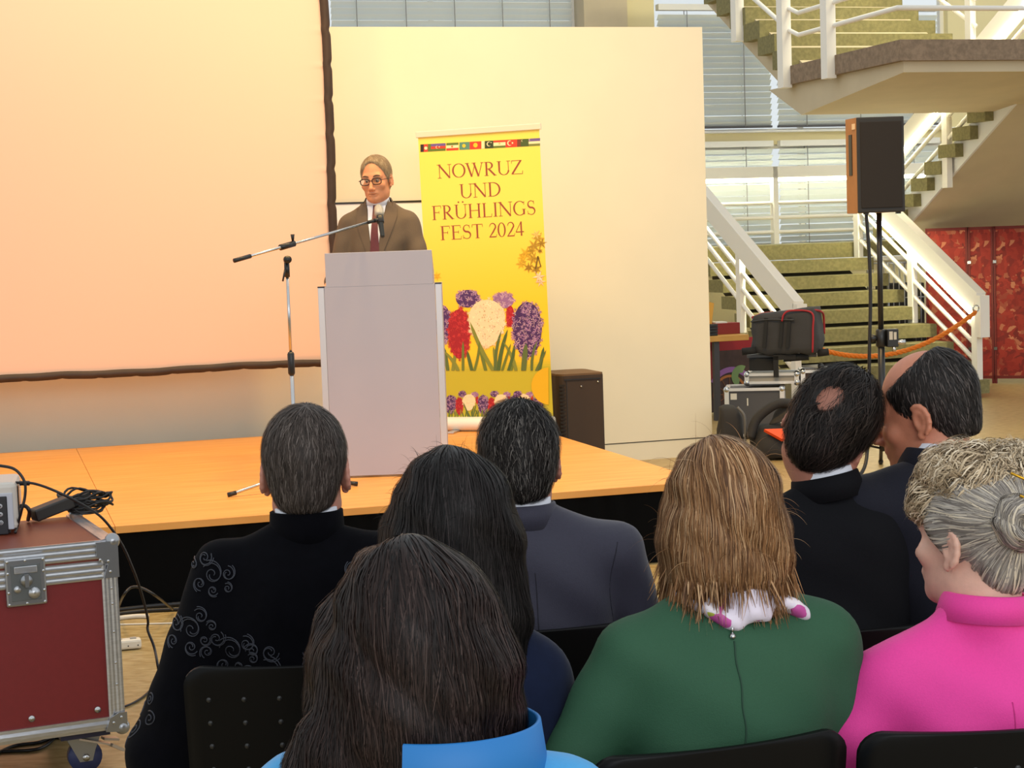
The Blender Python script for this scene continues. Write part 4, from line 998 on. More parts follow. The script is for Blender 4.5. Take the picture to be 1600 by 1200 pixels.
# projector on the case
pj0 = atz(21, 832, CZ)
Rc = Matrix.Rotation(cry, 4, 'Z')
def oncase(px, py, dz=0.0):
    p = atz(px, py, CZ + dz); return p
pj = thing('projector', 'white projector with black front panel and round buttons on the burgundy case', 'projector', oncase(20, 834), math.radians(12))
b_ = MB(); b_.box(-.36, .018, .0, .26, .012, .168, .016); obj('housing', b_, mat('projector_white', (.62, .58, .52), .4), pj)
b_ = MB(); b_.box(-.34, .006, -.004, .01, .015, .135, .003); obj('front_trim', b_, mat('projector_grey', (.5, .52, .58), .4), pj)
b_ = MB(); b_.box(-.34, -.012, -.008, .0, .0, .125, .003); obj('front_panel', b_, mat('projector_black', (.012, .013, .018), .35), pj)
for k in range(3):
    b_ = MB(); b_.tube([(-.034, -.008, .094 - .027 * k), (-.034, -.010, .094 - .027 * k)], .0075, 14); bt_ = obj('button', b_, mat('button_grey', (.45, .46, .48), .4), pj)
    b_ = MB(); z = .094 - .027 * k
    if k == 0: b_.box(-.037, -.031, -.0108, -.010, z - .001, z + .001); b_.box(-.035, -.033, -.0108, -.010, z - .003, z + .003)
    elif k == 1: b_.prism([(-.037, z + .002), (-.031, z + .002), (-.034, z - .003)], -.0108, -.010)
    else: b_.tube([(-.034 + .0035 * math.cos(a), -.0104, z + .0035 * math.sin(a)) for a in np.linspace(0, 6.28, 12)], .0008, 4)
    obj('button_mark', b_, M_black, bt_)
b_ = MB(); b_.box(.016, .022, .05, .10, .04, .15, .003); obj('socket_panel', b_, M_black, pj)
for x in (-.3, -.02):
    for y in (.04, .22): b_ = MB(); b_.box(x - .012, x + .012, y - .012, y + .012, 0, .013); obj('foot', b_, M_black, pj)

# power adapter with its coil
ad = thing('power_adapter', 'black power adapter brick with coiled cable on the burgundy case', 'adapter', oncase(60, 816), math.radians(38))
b_ = MB(); b_.box(-.0, .145, .0, .06, .0, .042, .006, M=Matrix.Rotation(math.radians(-14), 4, 'Y')); obj('brick', b_, mat('adapter_black', (.022, .018, .016), .45), ad)
cl = thing('cable_coil', 'loose coil of black cable beside the power adapter on the case', 'cable', oncase(134, 804), 0)
for k in range(11):
    pts = []; rx_, ry_ = .075 + random.uniform(-.02, .02), .05 + random.uniform(-.015, .02); zt0 = .008 + k * .0055; ph_ = random.uniform(0, 6); tl = random.uniform(-.2, .25)
    for i in range(25): a = ph_ + 2 * math.pi * i / 24; pts.append((rx_ * math.cos(a) + random.uniform(-.001, .001), ry_ * math.sin(a), zt0 + max(0, .02 * math.sin(a * 2 + k)) + max(0, tl * ry_ * math.sin(a)) + .004))
    b_ = MB(); b_.tube(pts, .0042, 6); obj('loop', b_, M_cable, cl)
b_ = MB(); b_.box(-.01, .01, -.055, .05, .01, .075); obj('velcro_tie', b_, M_blackm, cl)
def cable(name, label, pts, r, m=M_cable, n=10):
    b_ = MB(); b_.tube(bez(pts, n), r, 8); return tag(obj(name, b_, m), label, 'cable')
cD = crn.y
pp = lambda x, y, D: aty(x, y, D)
yp = oncase(20, 834).y
cable('power_cable', 'long black cable from the projector running over the case edge to the floor', [pp(24, 754, yp + .07), pp(55, 756, yp + .06), pp(95, 771, yp + .05), pp(140, 795, yp + .10), pp(165, 815, yp + .13), pp(190, 850, yp + .16), pp(208, 890, yp + .18), pp(222, 930, yp + .22), pp(231, 968, yp + .25), pp(231, 985, yp + .25), pp(241, 1012, yp + .22), pp(248, 1050, yp + .18), atz(248, 1062, .01), atz(228, 1085, .006), atz(200, 1102, .006), atz(160, 1112, .006)], .0045)
b_ = MB(); a_, c_ = pp(31, 755, yp + .07), pp(46, 755, yp + .07); b_.tube([a_, c_], .008, 8); tag(obj('cable_plug', b_, M_black), 'black plug of the cable at the projector side', 'plug')
cable('looped_cable', 'thin black cable arching over the projector down to the case top', [pp(-30, 726, yp + .01), pp(2, 728, yp), pp(24, 734, yp - .01), pp(38, 752, yp - .01), pp(39, 775, yp - .01), pp(33, 800, yp - .01), oncase(27, 822, .02), oncase(24, 832, .006)], .005)
cable('bent_cable', 'short stiff cable bending from the projector to the case top', [pp(30, 791, yp + .16), pp(40, 791, yp + .16), pp(46, 799, yp + .16), oncase(44, 812, .005)], .007)
ps_ = thing('power_strip', 'cream power strip lying on the floor by the burgundy case', 'power strip', atz(178, 1019, 0), math.radians(16))
b_ = MB(); b_.box(-.18, .115, 0, .055, .004, .045, .01); obj('strip_body', b_, mat('strip_cream', (.78, .72, .60), .4), ps_)
for x in (-.12, -.05, .02):
    b_ = MB(); b_.tube([(x, .027, .044), (x, .027, .048)], .019, 16); obj('socket', b_, mat('socket_cream', (.6, .55, .46), .5), ps_)
b_ = MB(); b_.box(.07, .095, .015, .04, .044, .049); obj('switch', b_, mat('switch_grey', (.4, .38, .34), .4), ps_)
b_ = MB()
for x in (.06, .10): b_.ball((x, -.0005, .02), .003, 6, 4)
obj('screw', b_, M_black, ps_)
cable('white_cable', 'thick white cable on the floor behind the power strip', [atz(150, 972, .01), atz(185, 966, .01), atz(212, 963, .01), atz(232, 963, .01)], .011, mat('cable_white', (.7, .65, .55), .5))
cable('thin_white_cable', 'thin white cable crossing the floor behind the power strip', [atz(180, 976, .004), atz(220, 975, .004), atz(260, 974, .004), atz(330, 972, .004)], .004, _M['cable_white'])
cable('arched_cable', 'dark cable arching up in front of the black stage skirt', [atz(185, 950, .02), pp(192, 932, 7.6), pp(205, 918, 7.6), pp(222, 919, 7.6), pp(245, 932, 7.6), atz(270, 952, .02)], .006)
cable('floor_cable', 'black cable lying along the foot of the stage skirt', [atz(150, 957, .012), atz(210, 950, .012), atz(260, 945, .012), atz(420, 934, .012), atz(620, 920, .012)], .012)
cable('floor_cable', 'second black cable nearer the case along the stage foot', [atz(150, 964, .01), atz(200, 957, .01), atz(250, 953, .01), atz(420, 946, .01)], .010)
cable('case_cable', 'dark cables lying on the floor under the burgundy case', [atz(-20, 1185, .006), atz(20, 1166, .006), atz(60, 1160, .006), atz(85, 1152, .006), atz(60, 1170, .006), atz(0, 1174, .006)], .006)
#PART3
# ------------------------------------------------------------------ soft shapes (distance fields -> one continuous surface)
def RC(a, b, r1, r2): return ('rc', np.array(a, float), np.array(b, float), r1, r2)
def EL(c, r, R=None): return ('el', np.array(c, float), np.array(r, float), R)
def HS(p, n): n = np.array(n, float); return ('hs', np.array(p, float), n / np.linalg.norm(n))
def pd(pr, P):
    k = pr[0]
    if k == 'rc':
        a, b, r1, r2 = pr[1:]; ba = b - a; L = ba @ ba + 1e-12
        t = np.clip(((P - a) @ ba) / L, 0, 1); q = P - a - t[..., None] * ba
        return np.sqrt((q * q).sum(-1)) - (r1 + (r2 - r1) * t)
    if k == 'el':
        c, r, R = pr[1:]; q = P - c
        if R is not None: q = q @ R
        a = q / r; k0 = np.sqrt((a * a).sum(-1)); b = a / r; k1 = np.sqrt((b * b).sum(-1)) + 1e-9
        return k0 * (k0 - 1) / k1
    return (P - pr[1]) @ pr[2]
def pbb(pr):
    if pr[0] == 'rc': r = max(pr[3], pr[4]); return np.minimum(pr[1], pr[2]) - r, np.maximum(pr[1], pr[2]) + r
    if pr[0] == 'el': r = pr[2].max() if pr[3] is not None else pr[2]; return pr[1] - r, pr[1] + r
    return None
def comb(F, d, op, k):
    if op == 'add': h = np.maximum(k - np.abs(F - d), 0) / k; return np.minimum(F, d) - h * h * k / 4
    if op == 'int': h = np.maximum(k - np.abs(F - d), 0) / k; return np.maximum(F, d) + h * h * k / 4
    d = -d; h = np.maximum(k - np.abs(F - d), 0) / k; return np.maximum(F, d) + h * h * k / 4
class Field:
    def __init__(s, warp=None): s.ops = []; s.warp = warp
    def add(s, pr, k=.02): s.ops.append(('add', pr, k)); return s
    def sub(s, pr, k=.01): s.ops.append(('sub', pr, k)); return s
    def int(s, pr, k=.01): s.ops.append(('int', pr, k)); return s
    def at(s, P):
        F = np.full(P.shape[:-1], 9.0)
        for op, pr, k in s.ops: F = comb(F, pd(pr, P), op, k)
        if s.warp: F = F + s.warp(P)
        return F
    def grad(s, P, e=.0015):
        g = np.zeros_like(P)
        for d in ((1, 1, 1), (1, -1, -1), (-1, 1, -1), (-1, -1, 1)):
            d = np.array(d, float); g += d * s.at(P + d * e)[..., None]
        return g / (np.linalg.norm(g, axis=-1, keepdims=True) + 1e-9)
    def bounds(s):
        lo, hi = np.full(3, 9.0), np.full(3, -9.0)
        for op, pr, k in s.ops:
            if op == 'add': a, b = pbb(pr); lo = np.minimum(lo, a); hi = np.maximum(hi, b)
        return lo - .03, hi + .03
    def grid(s, ax):
        F = np.full([len(a) for a in ax], 9.0, np.float32)
        for op, pr, k in s.ops:
            bb = pbb(pr)
            if op == 'int' or bb is None: sl = [slice(0, len(a)) for a in ax]
            else:
                pad = k + .035; sl = []
                for i in range(3):
                    a0 = np.searchsorted(ax[i], bb[0][i] - pad); a1 = np.searchsorted(ax[i], bb[1][i] + pad); sl.append(slice(max(0, a0 - 1), min(len(ax[i]), a1 + 1)))
            sub = np.stack(np.meshgrid(*[ax[i][sl[i]] for i in range(3)], indexing='ij'), -1)
            if sub.size == 0: continue
            F[tuple(sl)] = comb(F[tuple(sl)], pd(pr, sub), op, k)
        if s.warp: F += s.warp(np.stack(np.meshgrid(*ax, indexing='ij'), -1)).astype(np.float32)
        return F
def axis(lo, hi, step, fine=()):
    out = [lo]
    while out[-1] < hi:
        st_ = step
        for a, b, f in fine:
            if a - step <= out[-1] < b: st_ = f
        out.append(out[-1] + st_)
    return np.array(out)
def nets(F, ax):
    """surface nets: vertices and quads of the zero level"""
    S = F < 0; nx, ny, nz = F.shape
    c = [S[i:nx - 1 + i, j:ny - 1 + j, k:nz - 1 + k] for i in (0, 1) for j in (0, 1) for k in (0, 1)]
    n = sum(q.astype(np.int8) for q in c); act = (n > 0) & (n < 8)
    idx = np.full(act.shape, -1, np.int64); I, J, K = np.nonzero(act); idx[I, J, K] = np.arange(len(I))
    acc = np.zeros((len(I), 3)); cnt = np.zeros(len(I))
    cs = [(i, j, k) for i in (0, 1) for j in (0, 1) for k in (0, 1)]
    for a in cs:
        for d in range(3):
            if a[d]: continue
            b = list(a); b[d] = 1
            fa = F[I + a[0], J + a[1], K + a[2]]; fb = F[I + b[0], J + b[1], K + b[2]]
            m = (fa < 0) != (fb < 0); t = np.where(m, fa / (fa - fb + 1e-12), 0)
            pa = np.stack([ax[0][I + a[0]], ax[1][J + a[1]], ax[2][K + a[2]]], -1); pb_ = np.stack([ax[0][I + b[0]], ax[1][J + b[1]], ax[2][K + b[2]]], -1)
            acc += np.where(m[:, None], pa + (pb_ - pa) * t[:, None], 0); cnt += m
    V = acc / np.maximum(cnt, 1)[:, None]
    Q = []
    for d in range(3):
        a = [slice(0, None)] * 3; b = [slice(0, None)] * 3; a[d] = slice(0, -1); b[d] = slice(1, None)
        e1, e2 = [x for x in range(3) if x != d]
        A_, B_ = S[tuple(a)], S[tuple(b)]; ch = A_ != B_
        ch = ch.copy(); s0 = [slice(None)] * 3
        for e_ in (e1, e2):
            z = [slice(None)] * 3; z[e_] = 0; ch[tuple(z)] = False; z[e_] = -1; ch[tuple(z)] = False
        G = np.stack(np.nonzero(ch), -1)
        if not len(G): continue
        o1 = np.zeros(3, int); o1[e1] = 1; o2 = np.zeros(3, int); o2[e2] = 1
        q = [idx[tuple((G - x).T)] for x in (o1 * 0, o1, o1 + o2, o2)]
        q = np.stack(q, -1); flip = A_[tuple(G.T)]
        if d == 1: flip = ~flip
        q[~flip] = q[~flip][:, ::-1]; Q.append(q)
    return V, np.concatenate(Q)
def raw_mesh(name, V, Q, smooth=True):
    me = bpy.data.meshes.new(name); n = len(Q); w_ = Q.shape[1]
    me.vertices.add(len(V)); me.vertices.foreach_set('co', np.asarray(V, np.float32).ravel())
    me.loops.add(n * w_); me.loops.foreach_set('vertex_index', np.asarray(Q, np.int32).ravel())
    me.polygons.add(n); me.polygons.foreach_set('loop_start', np.arange(0, n * w_, w_, dtype=np.int32))
    me.polygons.foreach_set('use_smooth', np.full(n, smooth)); me.update(calc_edges=True); me.validate(); return me
def skin(name, field, step, fine=((), (), ()), m=None, parent=None, lo=None, hi=None):
    a, b = field.bounds(); a = a if lo is None else np.maximum(a, lo); b = b if hi is None else np.minimum(b, hi)
    ax = [axis(a[i], b[i], step, fine[i]) for i in range(3)]
    V, Q = nets(field.grid(ax), ax)
    return obj(name, raw_mesh(name, V, Q), m, parent), V
def ribbons(name, field, P, dirf, L, nseg, wid, m, parent, lift=(.002, .006), wig=.15, lvar=.35, tip=.25, curl=0.0, freq=60):
    """hair: flat tapering locks that follow the surface of the hair shape; each has its own colour value"""
    N = len(P); P = P.copy(); ln = L * (1 + lvar * RNG.uniform(-1, 1, N)); rnd = RNG.uniform(0, 1, N)
    wv = wid * RNG.uniform(.6, 1.4, N); l1 = RNG.uniform(lift[0], lift[1], N); ph = RNG.uniform(0, 6.28, N); am = RNG.normal(0, 1, N) * wig
    g = field.grad(P); P -= g * field.at(P)[:, None]
    C_, S_ = [], []
    for s_ in range(nseg + 1):
        t = s_ / nseg; g = field.grad(P); d = dirf(P); d = d - g * (d * g).sum(-1, keepdims=True); d /= np.linalg.norm(d, axis=-1, keepdims=True) + 1e-9
        sd = np.cross(d, g); sd /= np.linalg.norm(sd, axis=-1, keepdims=True) + 1e-9
        tw = am * .6 + wig * .6 * np.sin(ph + t * 5)
        d2 = d + sd * tw[:, None]; d2 /= np.linalg.norm(d2, axis=-1, keepdims=True)
        off = g * (l1 * (t ** .5))[:, None]
        if curl: off = off + sd * (curl * np.cos(ph + freq * t))[:, None] + g * (curl * (1 + np.sin(ph + freq * t)))[:, None]
        sd2 = np.cross(d2, g + .5 * RNG.normal(0, 1, (N, 1)) * sd * 0)
        C_.append(P + off); S_.append(sd2 * (wv * np.minimum(1, 1.0 - (1 - tip) * t ** 2))[:, None] / 2)
        P = P + d2 * (ln / nseg)[:, None]; g = field.grad(P); P -= g * field.at(P)[:, None]
    V = np.stack([np.stack([c - s_, c + s_], 1) for c, s_ in zip(C_, S_)], 1)          # N, seg, 2, 3
    base = np.arange(N)[:, None] * (nseg + 1) * 2 + np.arange(nseg)[None] * 2
    Q = np.stack([base, base + 1, base + 3, base + 2], -1).reshape(-1, 4)
    me = raw_mesh(name, V.reshape(-1, 3), Q)
    if len(me.vertices) == N * (nseg + 1) * 2:
        at = me.attributes.new('tone', 'FLOAT', 'POINT'); at.data.foreach_set('value', np.repeat(rnd, (nseg + 1) * 2).astype(np.float32))
    o = obj(name, me, m, parent); o['kind'] = 'stuff'; return o
def loose_ends(name, P, D, L, nseg, wid, m, parent, bend=(0, 0, -1), bw=.6, jit=.25):
    """free hair ends: locks that leave the surface"""
    N = len(P); ln = L * RNG.uniform(.5, 1.2, N); d = D + RNG.normal(0, jit, P.shape); d /= np.linalg.norm(d, axis=1, keepdims=True)
    C_, S_ = [], []; P = P.copy(); wv = wid * RNG.uniform(.6, 1.3, N); ref = RNG.normal(0, 1, (N, 3)); bend = np.array(bend, float)
    for i in range(nseg + 1):
        t = i / nseg; sd = np.cross(d, ref); sd /= np.linalg.norm(sd, axis=1, keepdims=True) + 1e-9
        C_.append(P); S_.append(sd * (wv * (1 - .8 * t * t))[:, None] / 2)
        P = P + d * (ln / nseg)[:, None]; d = d + bend * (bw / nseg); d /= np.linalg.norm(d, axis=1, keepdims=True)
    V = np.stack([np.stack([c - s_, c + s_], 1) for c, s_ in zip(C_, S_)], 1)
    base = np.arange(N)[:, None] * (nseg + 1) * 2 + np.arange(nseg)[None] * 2
    me = raw_mesh(name, V.reshape(-1, 3), np.stack([base, base + 1, base + 3, base + 2], -1).reshape(-1, 4))
    if len(me.vertices) == N * (nseg + 1) * 2: me.attributes.new('tone', 'FLOAT', 'POINT').data.foreach_set('value', np.repeat(RNG.uniform(0, 1, N), (nseg + 1) * 2).astype(np.float32))
    o = obj(name, me, m, parent); o['kind'] = 'stuff'; return o
def hair_mat(name, c0, c1, rough=.55, c2=None, spec=.22):
    if name in _M: return _M[name]
    m = bpy.data.materials.new(name); m.use_nodes = True; _M[name] = m; nt = m.node_tree; b = nt.nodes['Principled BSDF']
    at = nt.nodes.new('ShaderNodeAttribute'); at.attribute_name = 'tone'; r = nt.nodes.new('ShaderNodeValToRGB')
    r.color_ramp.elements[0].color = (*c0, 1); r.color_ramp.elements[1].color = (*c1, 1)
    if c2: k = r.color_ramp.elements.new(.72); k.color = (*c1, 1); r.color_ramp.elements[-1].color = (*c2, 1)
    nt.links.new(at.outputs['Fac'], r.inputs['Fac']); nt.links.new(r.outputs['Color'], b.inputs['Base Color'])
    b.inputs['Roughness'].default_value = rough; b.inputs['Specular IOR Level'].default_value = spec
    return m
def smooth_noise(amp, f, seed=0):
    ph = np.random.default_rng(seed).uniform(0, 6.28, 9)
    def w_(P):
        x, y, z = P[..., 0] * f, P[..., 1] * f, P[..., 2] * f
        return amp * (np.sin(x * 1.0 + ph[0] + 1.3 * np.sin(z * .7 + ph[1])) * np.sin(z * 1.1 + ph[2]) + .6 * np.sin(x * 1.9 + z * 1.6 + ph[3]) * np.sin(y * 1.7 + ph[4]) + .4 * np.sin(z * 3.1 + x * 2.3 + ph[5]))
    return w_
def Rxyz(yaw, pitch, roll):
    """head turned left by yaw, chin down by pitch, tilted to its right by roll (degrees)"""
    return np.array(Matrix.Rotation(math.radians(yaw), 3, 'Z') @ Matrix.Rotation(math.radians(-pitch), 3, 'X') @ Matrix.Rotation(math.radians(roll), 3, 'Y'))

M_skin = {}
def skin_mat(name, c): return mat('skin_' + name, c, .5, noise=.08, nscale=60, sss=.12, bump=.08, bscale=250)

class Body:
    """joints of a figure in its own frame: x right, y ahead, z up, origin on the floor under the hips"""
    def __init__(s, hc, yaw=0, pitch=0, roll=0, hs=1.0, sw=.185, bulk=1.0, seated=True, neck=None, sdz=-.20, arms=None, sy=None, hands=True, legs=True, twist=0.0, hip=(0, 0)):
        s.hc = np.array(hc, float); s.R = Rxyz(yaw, pitch, roll); s.hs = hs; s.sw = sw; s.bulk = bulk; s.seated = seated
        s.nb = np.array(neck if neck is not None else s.hc + np.array([0, -.03, -.135 * hs]))
        s.sz = s.hc[2] + sdz; sy = s.nb[1] * .9 if sy is None else sy; s.sy = sy
        s.sh = {}
        for sg_ in (-1, 1):
            s.sh[sg_] = np.array([s.nb[0] * .85 + sg_ * sw * math.cos(twist), sy + sg_ * sw * math.sin(twist), s.sz])
        s.pz = .53 if seated else .95
        s.arm = {}
        for sg_ in (-1, 1):
            if arms and sg_ in arms: e_, w_ = arms[sg_]
            elif seated: e_, w_ = (sg_ * (sw + .06), sy + .02, s.sz - .27), (sg_ * .12, .30, .62)
            else: e_, w_ = (sg_ * (sw + .08), sy + .05, s.sz - .29), (sg_ * .2, .36, s.sz - .28)
            s.arm[sg_] = (np.array(e_, float), np.array(w_, float))
        if seated: s.leg = {g: (np.array([g * .085, .02, .52]), np.array([g * .105, .40, .51]), np.array([g * .10, .33, .10]), np.array([g * .11, .44, .035])) for g in (-1, 1)}
        else: s.leg = {g: (np.array([g * .085, 0, .93]), np.array([g * .095, .02, .50]), np.array([g * .10, -.01, .10]), np.array([g * .12, .14, .035])) for g in (-1, 1)}
    def H(s, p): return s.hc + s.R @ (np.array(p, float) * s.hs)
    def hel(s, c, r): return EL(s.H(c), np.array(r) * s.hs, s.R)
    def hrc(s, a, b, r1, r2): return RC(s.H(a), s.H(b), r1 * s.hs, r2 * s.hs)
    def torso(s, f, g, k=.05, legs=False):
        b = s.bulk; c = (s.nb[:2] * .72); bz = (s.sz + s.pz) / 2
        f.add(EL((0, .01, s.pz + .02), np.array((.165, .125, .13)) * b + g), k)
        f.add(EL((c[0] * .45, c[1] * .45 + .02, bz - .02), np.array((.150, .120, .17)) * b + g), k)
        f.add(EL((c[0], s.sy * .85 + .0, s.sz - .10), np.array((.168, .115, .17)) * b + g), k)
        f.add(RC(s.sh[-1] * .88 + s.sh[1] * .12, s.sh[1] * .88 + s.sh[-1] * .12, .052 * b + g, .052 * b + g), k)
        for sg_ in (-1, 1):
            f.add(RC(s.nb + np.array([sg_ * .026, -.005, .010]), s.sh[sg_] + np.array([-sg_ * .012, 0, .006]), .036 + g * .5, .040 * b + g), .03)
    def arms_(s, f, g, k=.03, cuff=1.0):
        b = s.bulk
        for sg_ in (-1, 1):
            e_, w_ = s.arm[sg_]; f.add(RC(s.sh[sg_], e_, .050 * b + g, .042 * b + g), k)
            w2 = e_ + (w_ - e_) * cuff; f.add(RC(e_, w2, .043 * b + g, .030 + g * 1.1), k * .7)
    def legs_(s, f, g, k=.04, shoe=False):
        b = s.bulk
        for sg_ in (-1, 1):
            a, kn, an, to = s.leg[sg_]; f.add(RC(a, kn, .080 * b + g, .055 + g), k); f.add(RC(kn, an, .052 + g, .036 + g), k)
    def feet_(s, f, g):
        for sg_ in (-1, 1):
            a, kn, an, to = s.leg[sg_]; f.add(RC(an + np.array([0, -.03, -.058]), to, .034 + g, .032 + g), .02); f.add(RC(an + np.array([0, 0, 0]), an + np.array([0, .0, -.06]), .036 + g, .036 + g), .02)
    def hand_(s, f):
        for sg_ in (-1, 1):
            e_, w_ = s.arm[sg_]; d = (w_ - e_); d /= np.linalg.norm(d)
            fwd = np.array([d[0] * .5 - sg_ * .10, abs(d[1]) + .4, -.18 if s.seated else -.12]); fwd /= np.linalg.norm(fwd)
            side = np.cross(fwd, (0, 0, 1.0)); side /= np.linalg.norm(side); upv = np.cross(side, fwd)
            p = w_ + fwd * .075; f.add(RC(w_, w_ + fwd * .03, .027, .027), .02)
            for q in (-1.2, -.4, .4, 1.2): f.add(RC(w_ + fwd * .015 + side * q * .012, p + side * q * .019, .014, .0115), .012)
            for i, (q, l) in enumerate(zip((-1.5, -.5, .5, 1.5), (.062, .075, .078, .068) if sg_ > 0 else (.068, .078, .075, .062))):
                a0 = p + side * q * .0165; m1 = a0 + (fwd + side * q * .04) * l * .55 - upv * .006; m2 = m1 + (fwd * .75 - upv * .6) * l * .5
                f.add(RC(a0, m1, .0095, .0085), .004); f.add(RC(m1, m2, .0085, .0072), .003)
            th = w_ + fwd * .02 - side * sg_ * .022; t1 = th - side * sg_ * .028 + fwd * .032; t2 = t1 + fwd * .034 - side * sg_ * .006 - upv * .008
            f.add(RC(th, t1, .013, .0105), .01); f.add(RC(t1, t2, .0105, .0085), .004)
    def head_(s, f, fine=True):
        h, c = s.hel, s.hrc
        f.add(h((0, -.018, .043), (.075, .095, .086)), .02)
        f.add(h((0, .022, -.02), (.064, .074, .088)), .03)
        f.add(h((0, .030, -.066), (.050, .054, .042)), .03)
        f.add(c((-.042, .0, -.06), (-.012, .072, -.088), .02, .017), .025); f.add(c((.042, .0, -.06), (.012, .072, -.088), .02, .017), .025)
        f.add(h((0, .078, -.088), (.019, .015, .014)), .02)
        if fine:
            f.add(c((-.040, .070, .031), (.040, .070, .031), .013, .013), .02)
            for q in (-1, 1):
                f.add(h((q * .046, .062, -.018), (.020, .018, .018)), .02)
                f.sub(h((q * .031, .094, .010), (.017, .012, .011)), .014)
            f.add(c((0, .086, .018), (0, .112, -.026), .008, .011), .012); f.add(h((0, .113, -.030), (.011, .010, .009)), .008)
            for q in (-1, 1): f.add(h((q * .012, .102, -.034), (.0085, .010, .0075)), .006)
            f.add(h((0, .086, -.055), (.026, .014, .013)), .014)
            f.add(c((-.021, .091, -.0555), (.021, .091, -.0555), .0055, .0055), .006); f.add(c((-.016, .090, -.0655), (.016, .090, -.0655), .0065, .0065), .006)
            f.sub(h((0, .099, -.0612), (.024, .009, .0022)), .003)
        for q in (-1, 1):
            e0 = (q * .074, -.004, -.006)
            f.add(h((q * .078, -.010, .0), (.009, .017, .029)), .008)
            arc = [(q * (.079 + .006 * math.sin(a * .5)), -.008 - .020 * math.sin(a), -.001 + .031 * math.cos(a)) for a in np.linspace(-.5, 2.7, 8)]
            for p0_, p1_ in zip(arc[:-1], arc[1:]): f.add(c(p0_, p1_, .0048, .0048), .005)
            f.add(h((q * .078, -.002, -.031), (.006, .008, .009)), .006)
            f.sub(h((q * .090, -.006, -.001), (.009, .010, .017)), .005)
        f.add(RC(s.H((0, -.022, -.045)), s.nb + np.array([0, .0, -.03]), .056 * s.hs, .060 * s.hs), .03)
    def field(s, hands=True, fine=True):
        f = Field(); s.torso(f, -.012); s.arms_(f, -.008); s.legs_(f, -.008); s.feet_(f, -.006); s.head_(f, fine)
        if hands: s.hand_(f)
        return f
    def fine(s, hstep, hands=True):
        r = .13 * s.hs; fx, fy, fz = [], [], []
        lo, hi = s.hc - r, s.hc + r
        fx.append((lo[0], hi[0], hstep)); fy.append((lo[1], hi[1], hstep)); fz.append((lo[2] - .03, hi[2] + .02, hstep))
        if hands:
            for sg_ in (-1, 1):
                w_ = s.arm[sg_][1]; fx.append((w_[0] - .09, w_[0] + .09, .005)); fy.append((w_[1] - .03, w_[1] + .18, .005)); fz.append((w_[2] - .10, w_[2] + .05, .005))
        return fx, fy, fz

def rootfor(px, py, D, hc, yaw):
    """where the figure stands so that its head centre is at hc in its own frame and at this point of the hall"""
    p = aty(px, py, D); c, s_ = math.cos(yaw), math.sin(yaw)
    return Vector((p.x - (c * hc[0] - s_ * hc[1]), p.y - (s_ * hc[0] + c * hc[1]), 0))
def headz(px, py, D): return aty(px, py, D).z
def surf_points(V, field, n, keep=None):
    q = V if keep is None else V[keep(V)]
    return q[RNG.integers(0, len(q), n)] + RNG.normal(0, .002, (n, 3))
def collar_ring(name, b, r, h0, h1, th, m, parent, a0=0, a1=360, ex=1.0, tilt=0.0, n=40, flare=.004, off=(0, 0, 0)):
    """a band of cloth standing round the neck"""
    vs, fs = [], []
    axd = (b.H((0, -.022, -.045)) - b.nb); axd = axd / np.linalg.norm(axd) + np.array([0, 0, .8]); axd = axd / np.linalg.norm(axd)
    c0 = b.nb + np.array([0, 0, -.03]) + np.array(off); xx = np.array([1.0, 0, 0]); xx -= axd * (xx @ axd); xx /= np.linalg.norm(xx); yy = np.cross(axd, xx)
    for i in range(n + 1):
        a = math.radians(a0 + (a1 - a0) * i / n); d = xx * math.cos(a) + yy * math.sin(a) * ex
        dz = tilt * (-math.sin(a))
        for hh, rr in ((h0, r + flare), (h1 + dz, r), (h1 + dz + .002, r - th * .5), (h1 + dz, r - th), (h0, r + flare - th)): vs.append(c0 + d * rr + axd * hh)
    k = 5
    for i in range(n):
        for j in range(k): fs.append((i * k + j, (i + 1) * k + j, (i + 1) * k + (j + 1) % k, i * k + (j + 1) % k))
    m_ = MB(); m_.add(vs, fs, flat=False); return obj(name, m_, m, parent)
def drape(field, pts2, y0, sgn, off=.003, org=(0, 0)):
    """put points (x,z) onto the cloth, seen along y (sgn=+1 from behind, -1 from the front)"""
    P = np.array([(x, y0, z) for x, z in pts2], float); d = np.array([0, sgn, 0.0])
    for _ in range(40): P = P + d * (np.clip(field.at(P), -.02, .05) * .8)[:, None]
    for _ in range(6): P = P - field.grad(P) * field.at(P)[:, None] * .9
    return P + field.grad(P) * off
def drape_patch(name, field, poly_rows, y0, sgn, m, parent, off=.003, th=.0):
    """rows of (x0,x1,z): a cloth strip laid on the front"""
    n = 9; pts = []
    for x0, x1, z in poly_rows: pts += [(x0 + (x1 - x0) * k / (n - 1), z) for k in range(n)]
    P = drape(field, pts, y0, sgn, off); vs = [tuple(p) for p in P]; fs = []
    for i in range(len(poly_rows) - 1):
        for k in range(n - 1): a = i * n + k; fs.append((a, a + 1, a + n + 1, a + n))
    m_ = MB(); m_.add(vs, fs, flat=False); return obj(name, m_, m, parent)

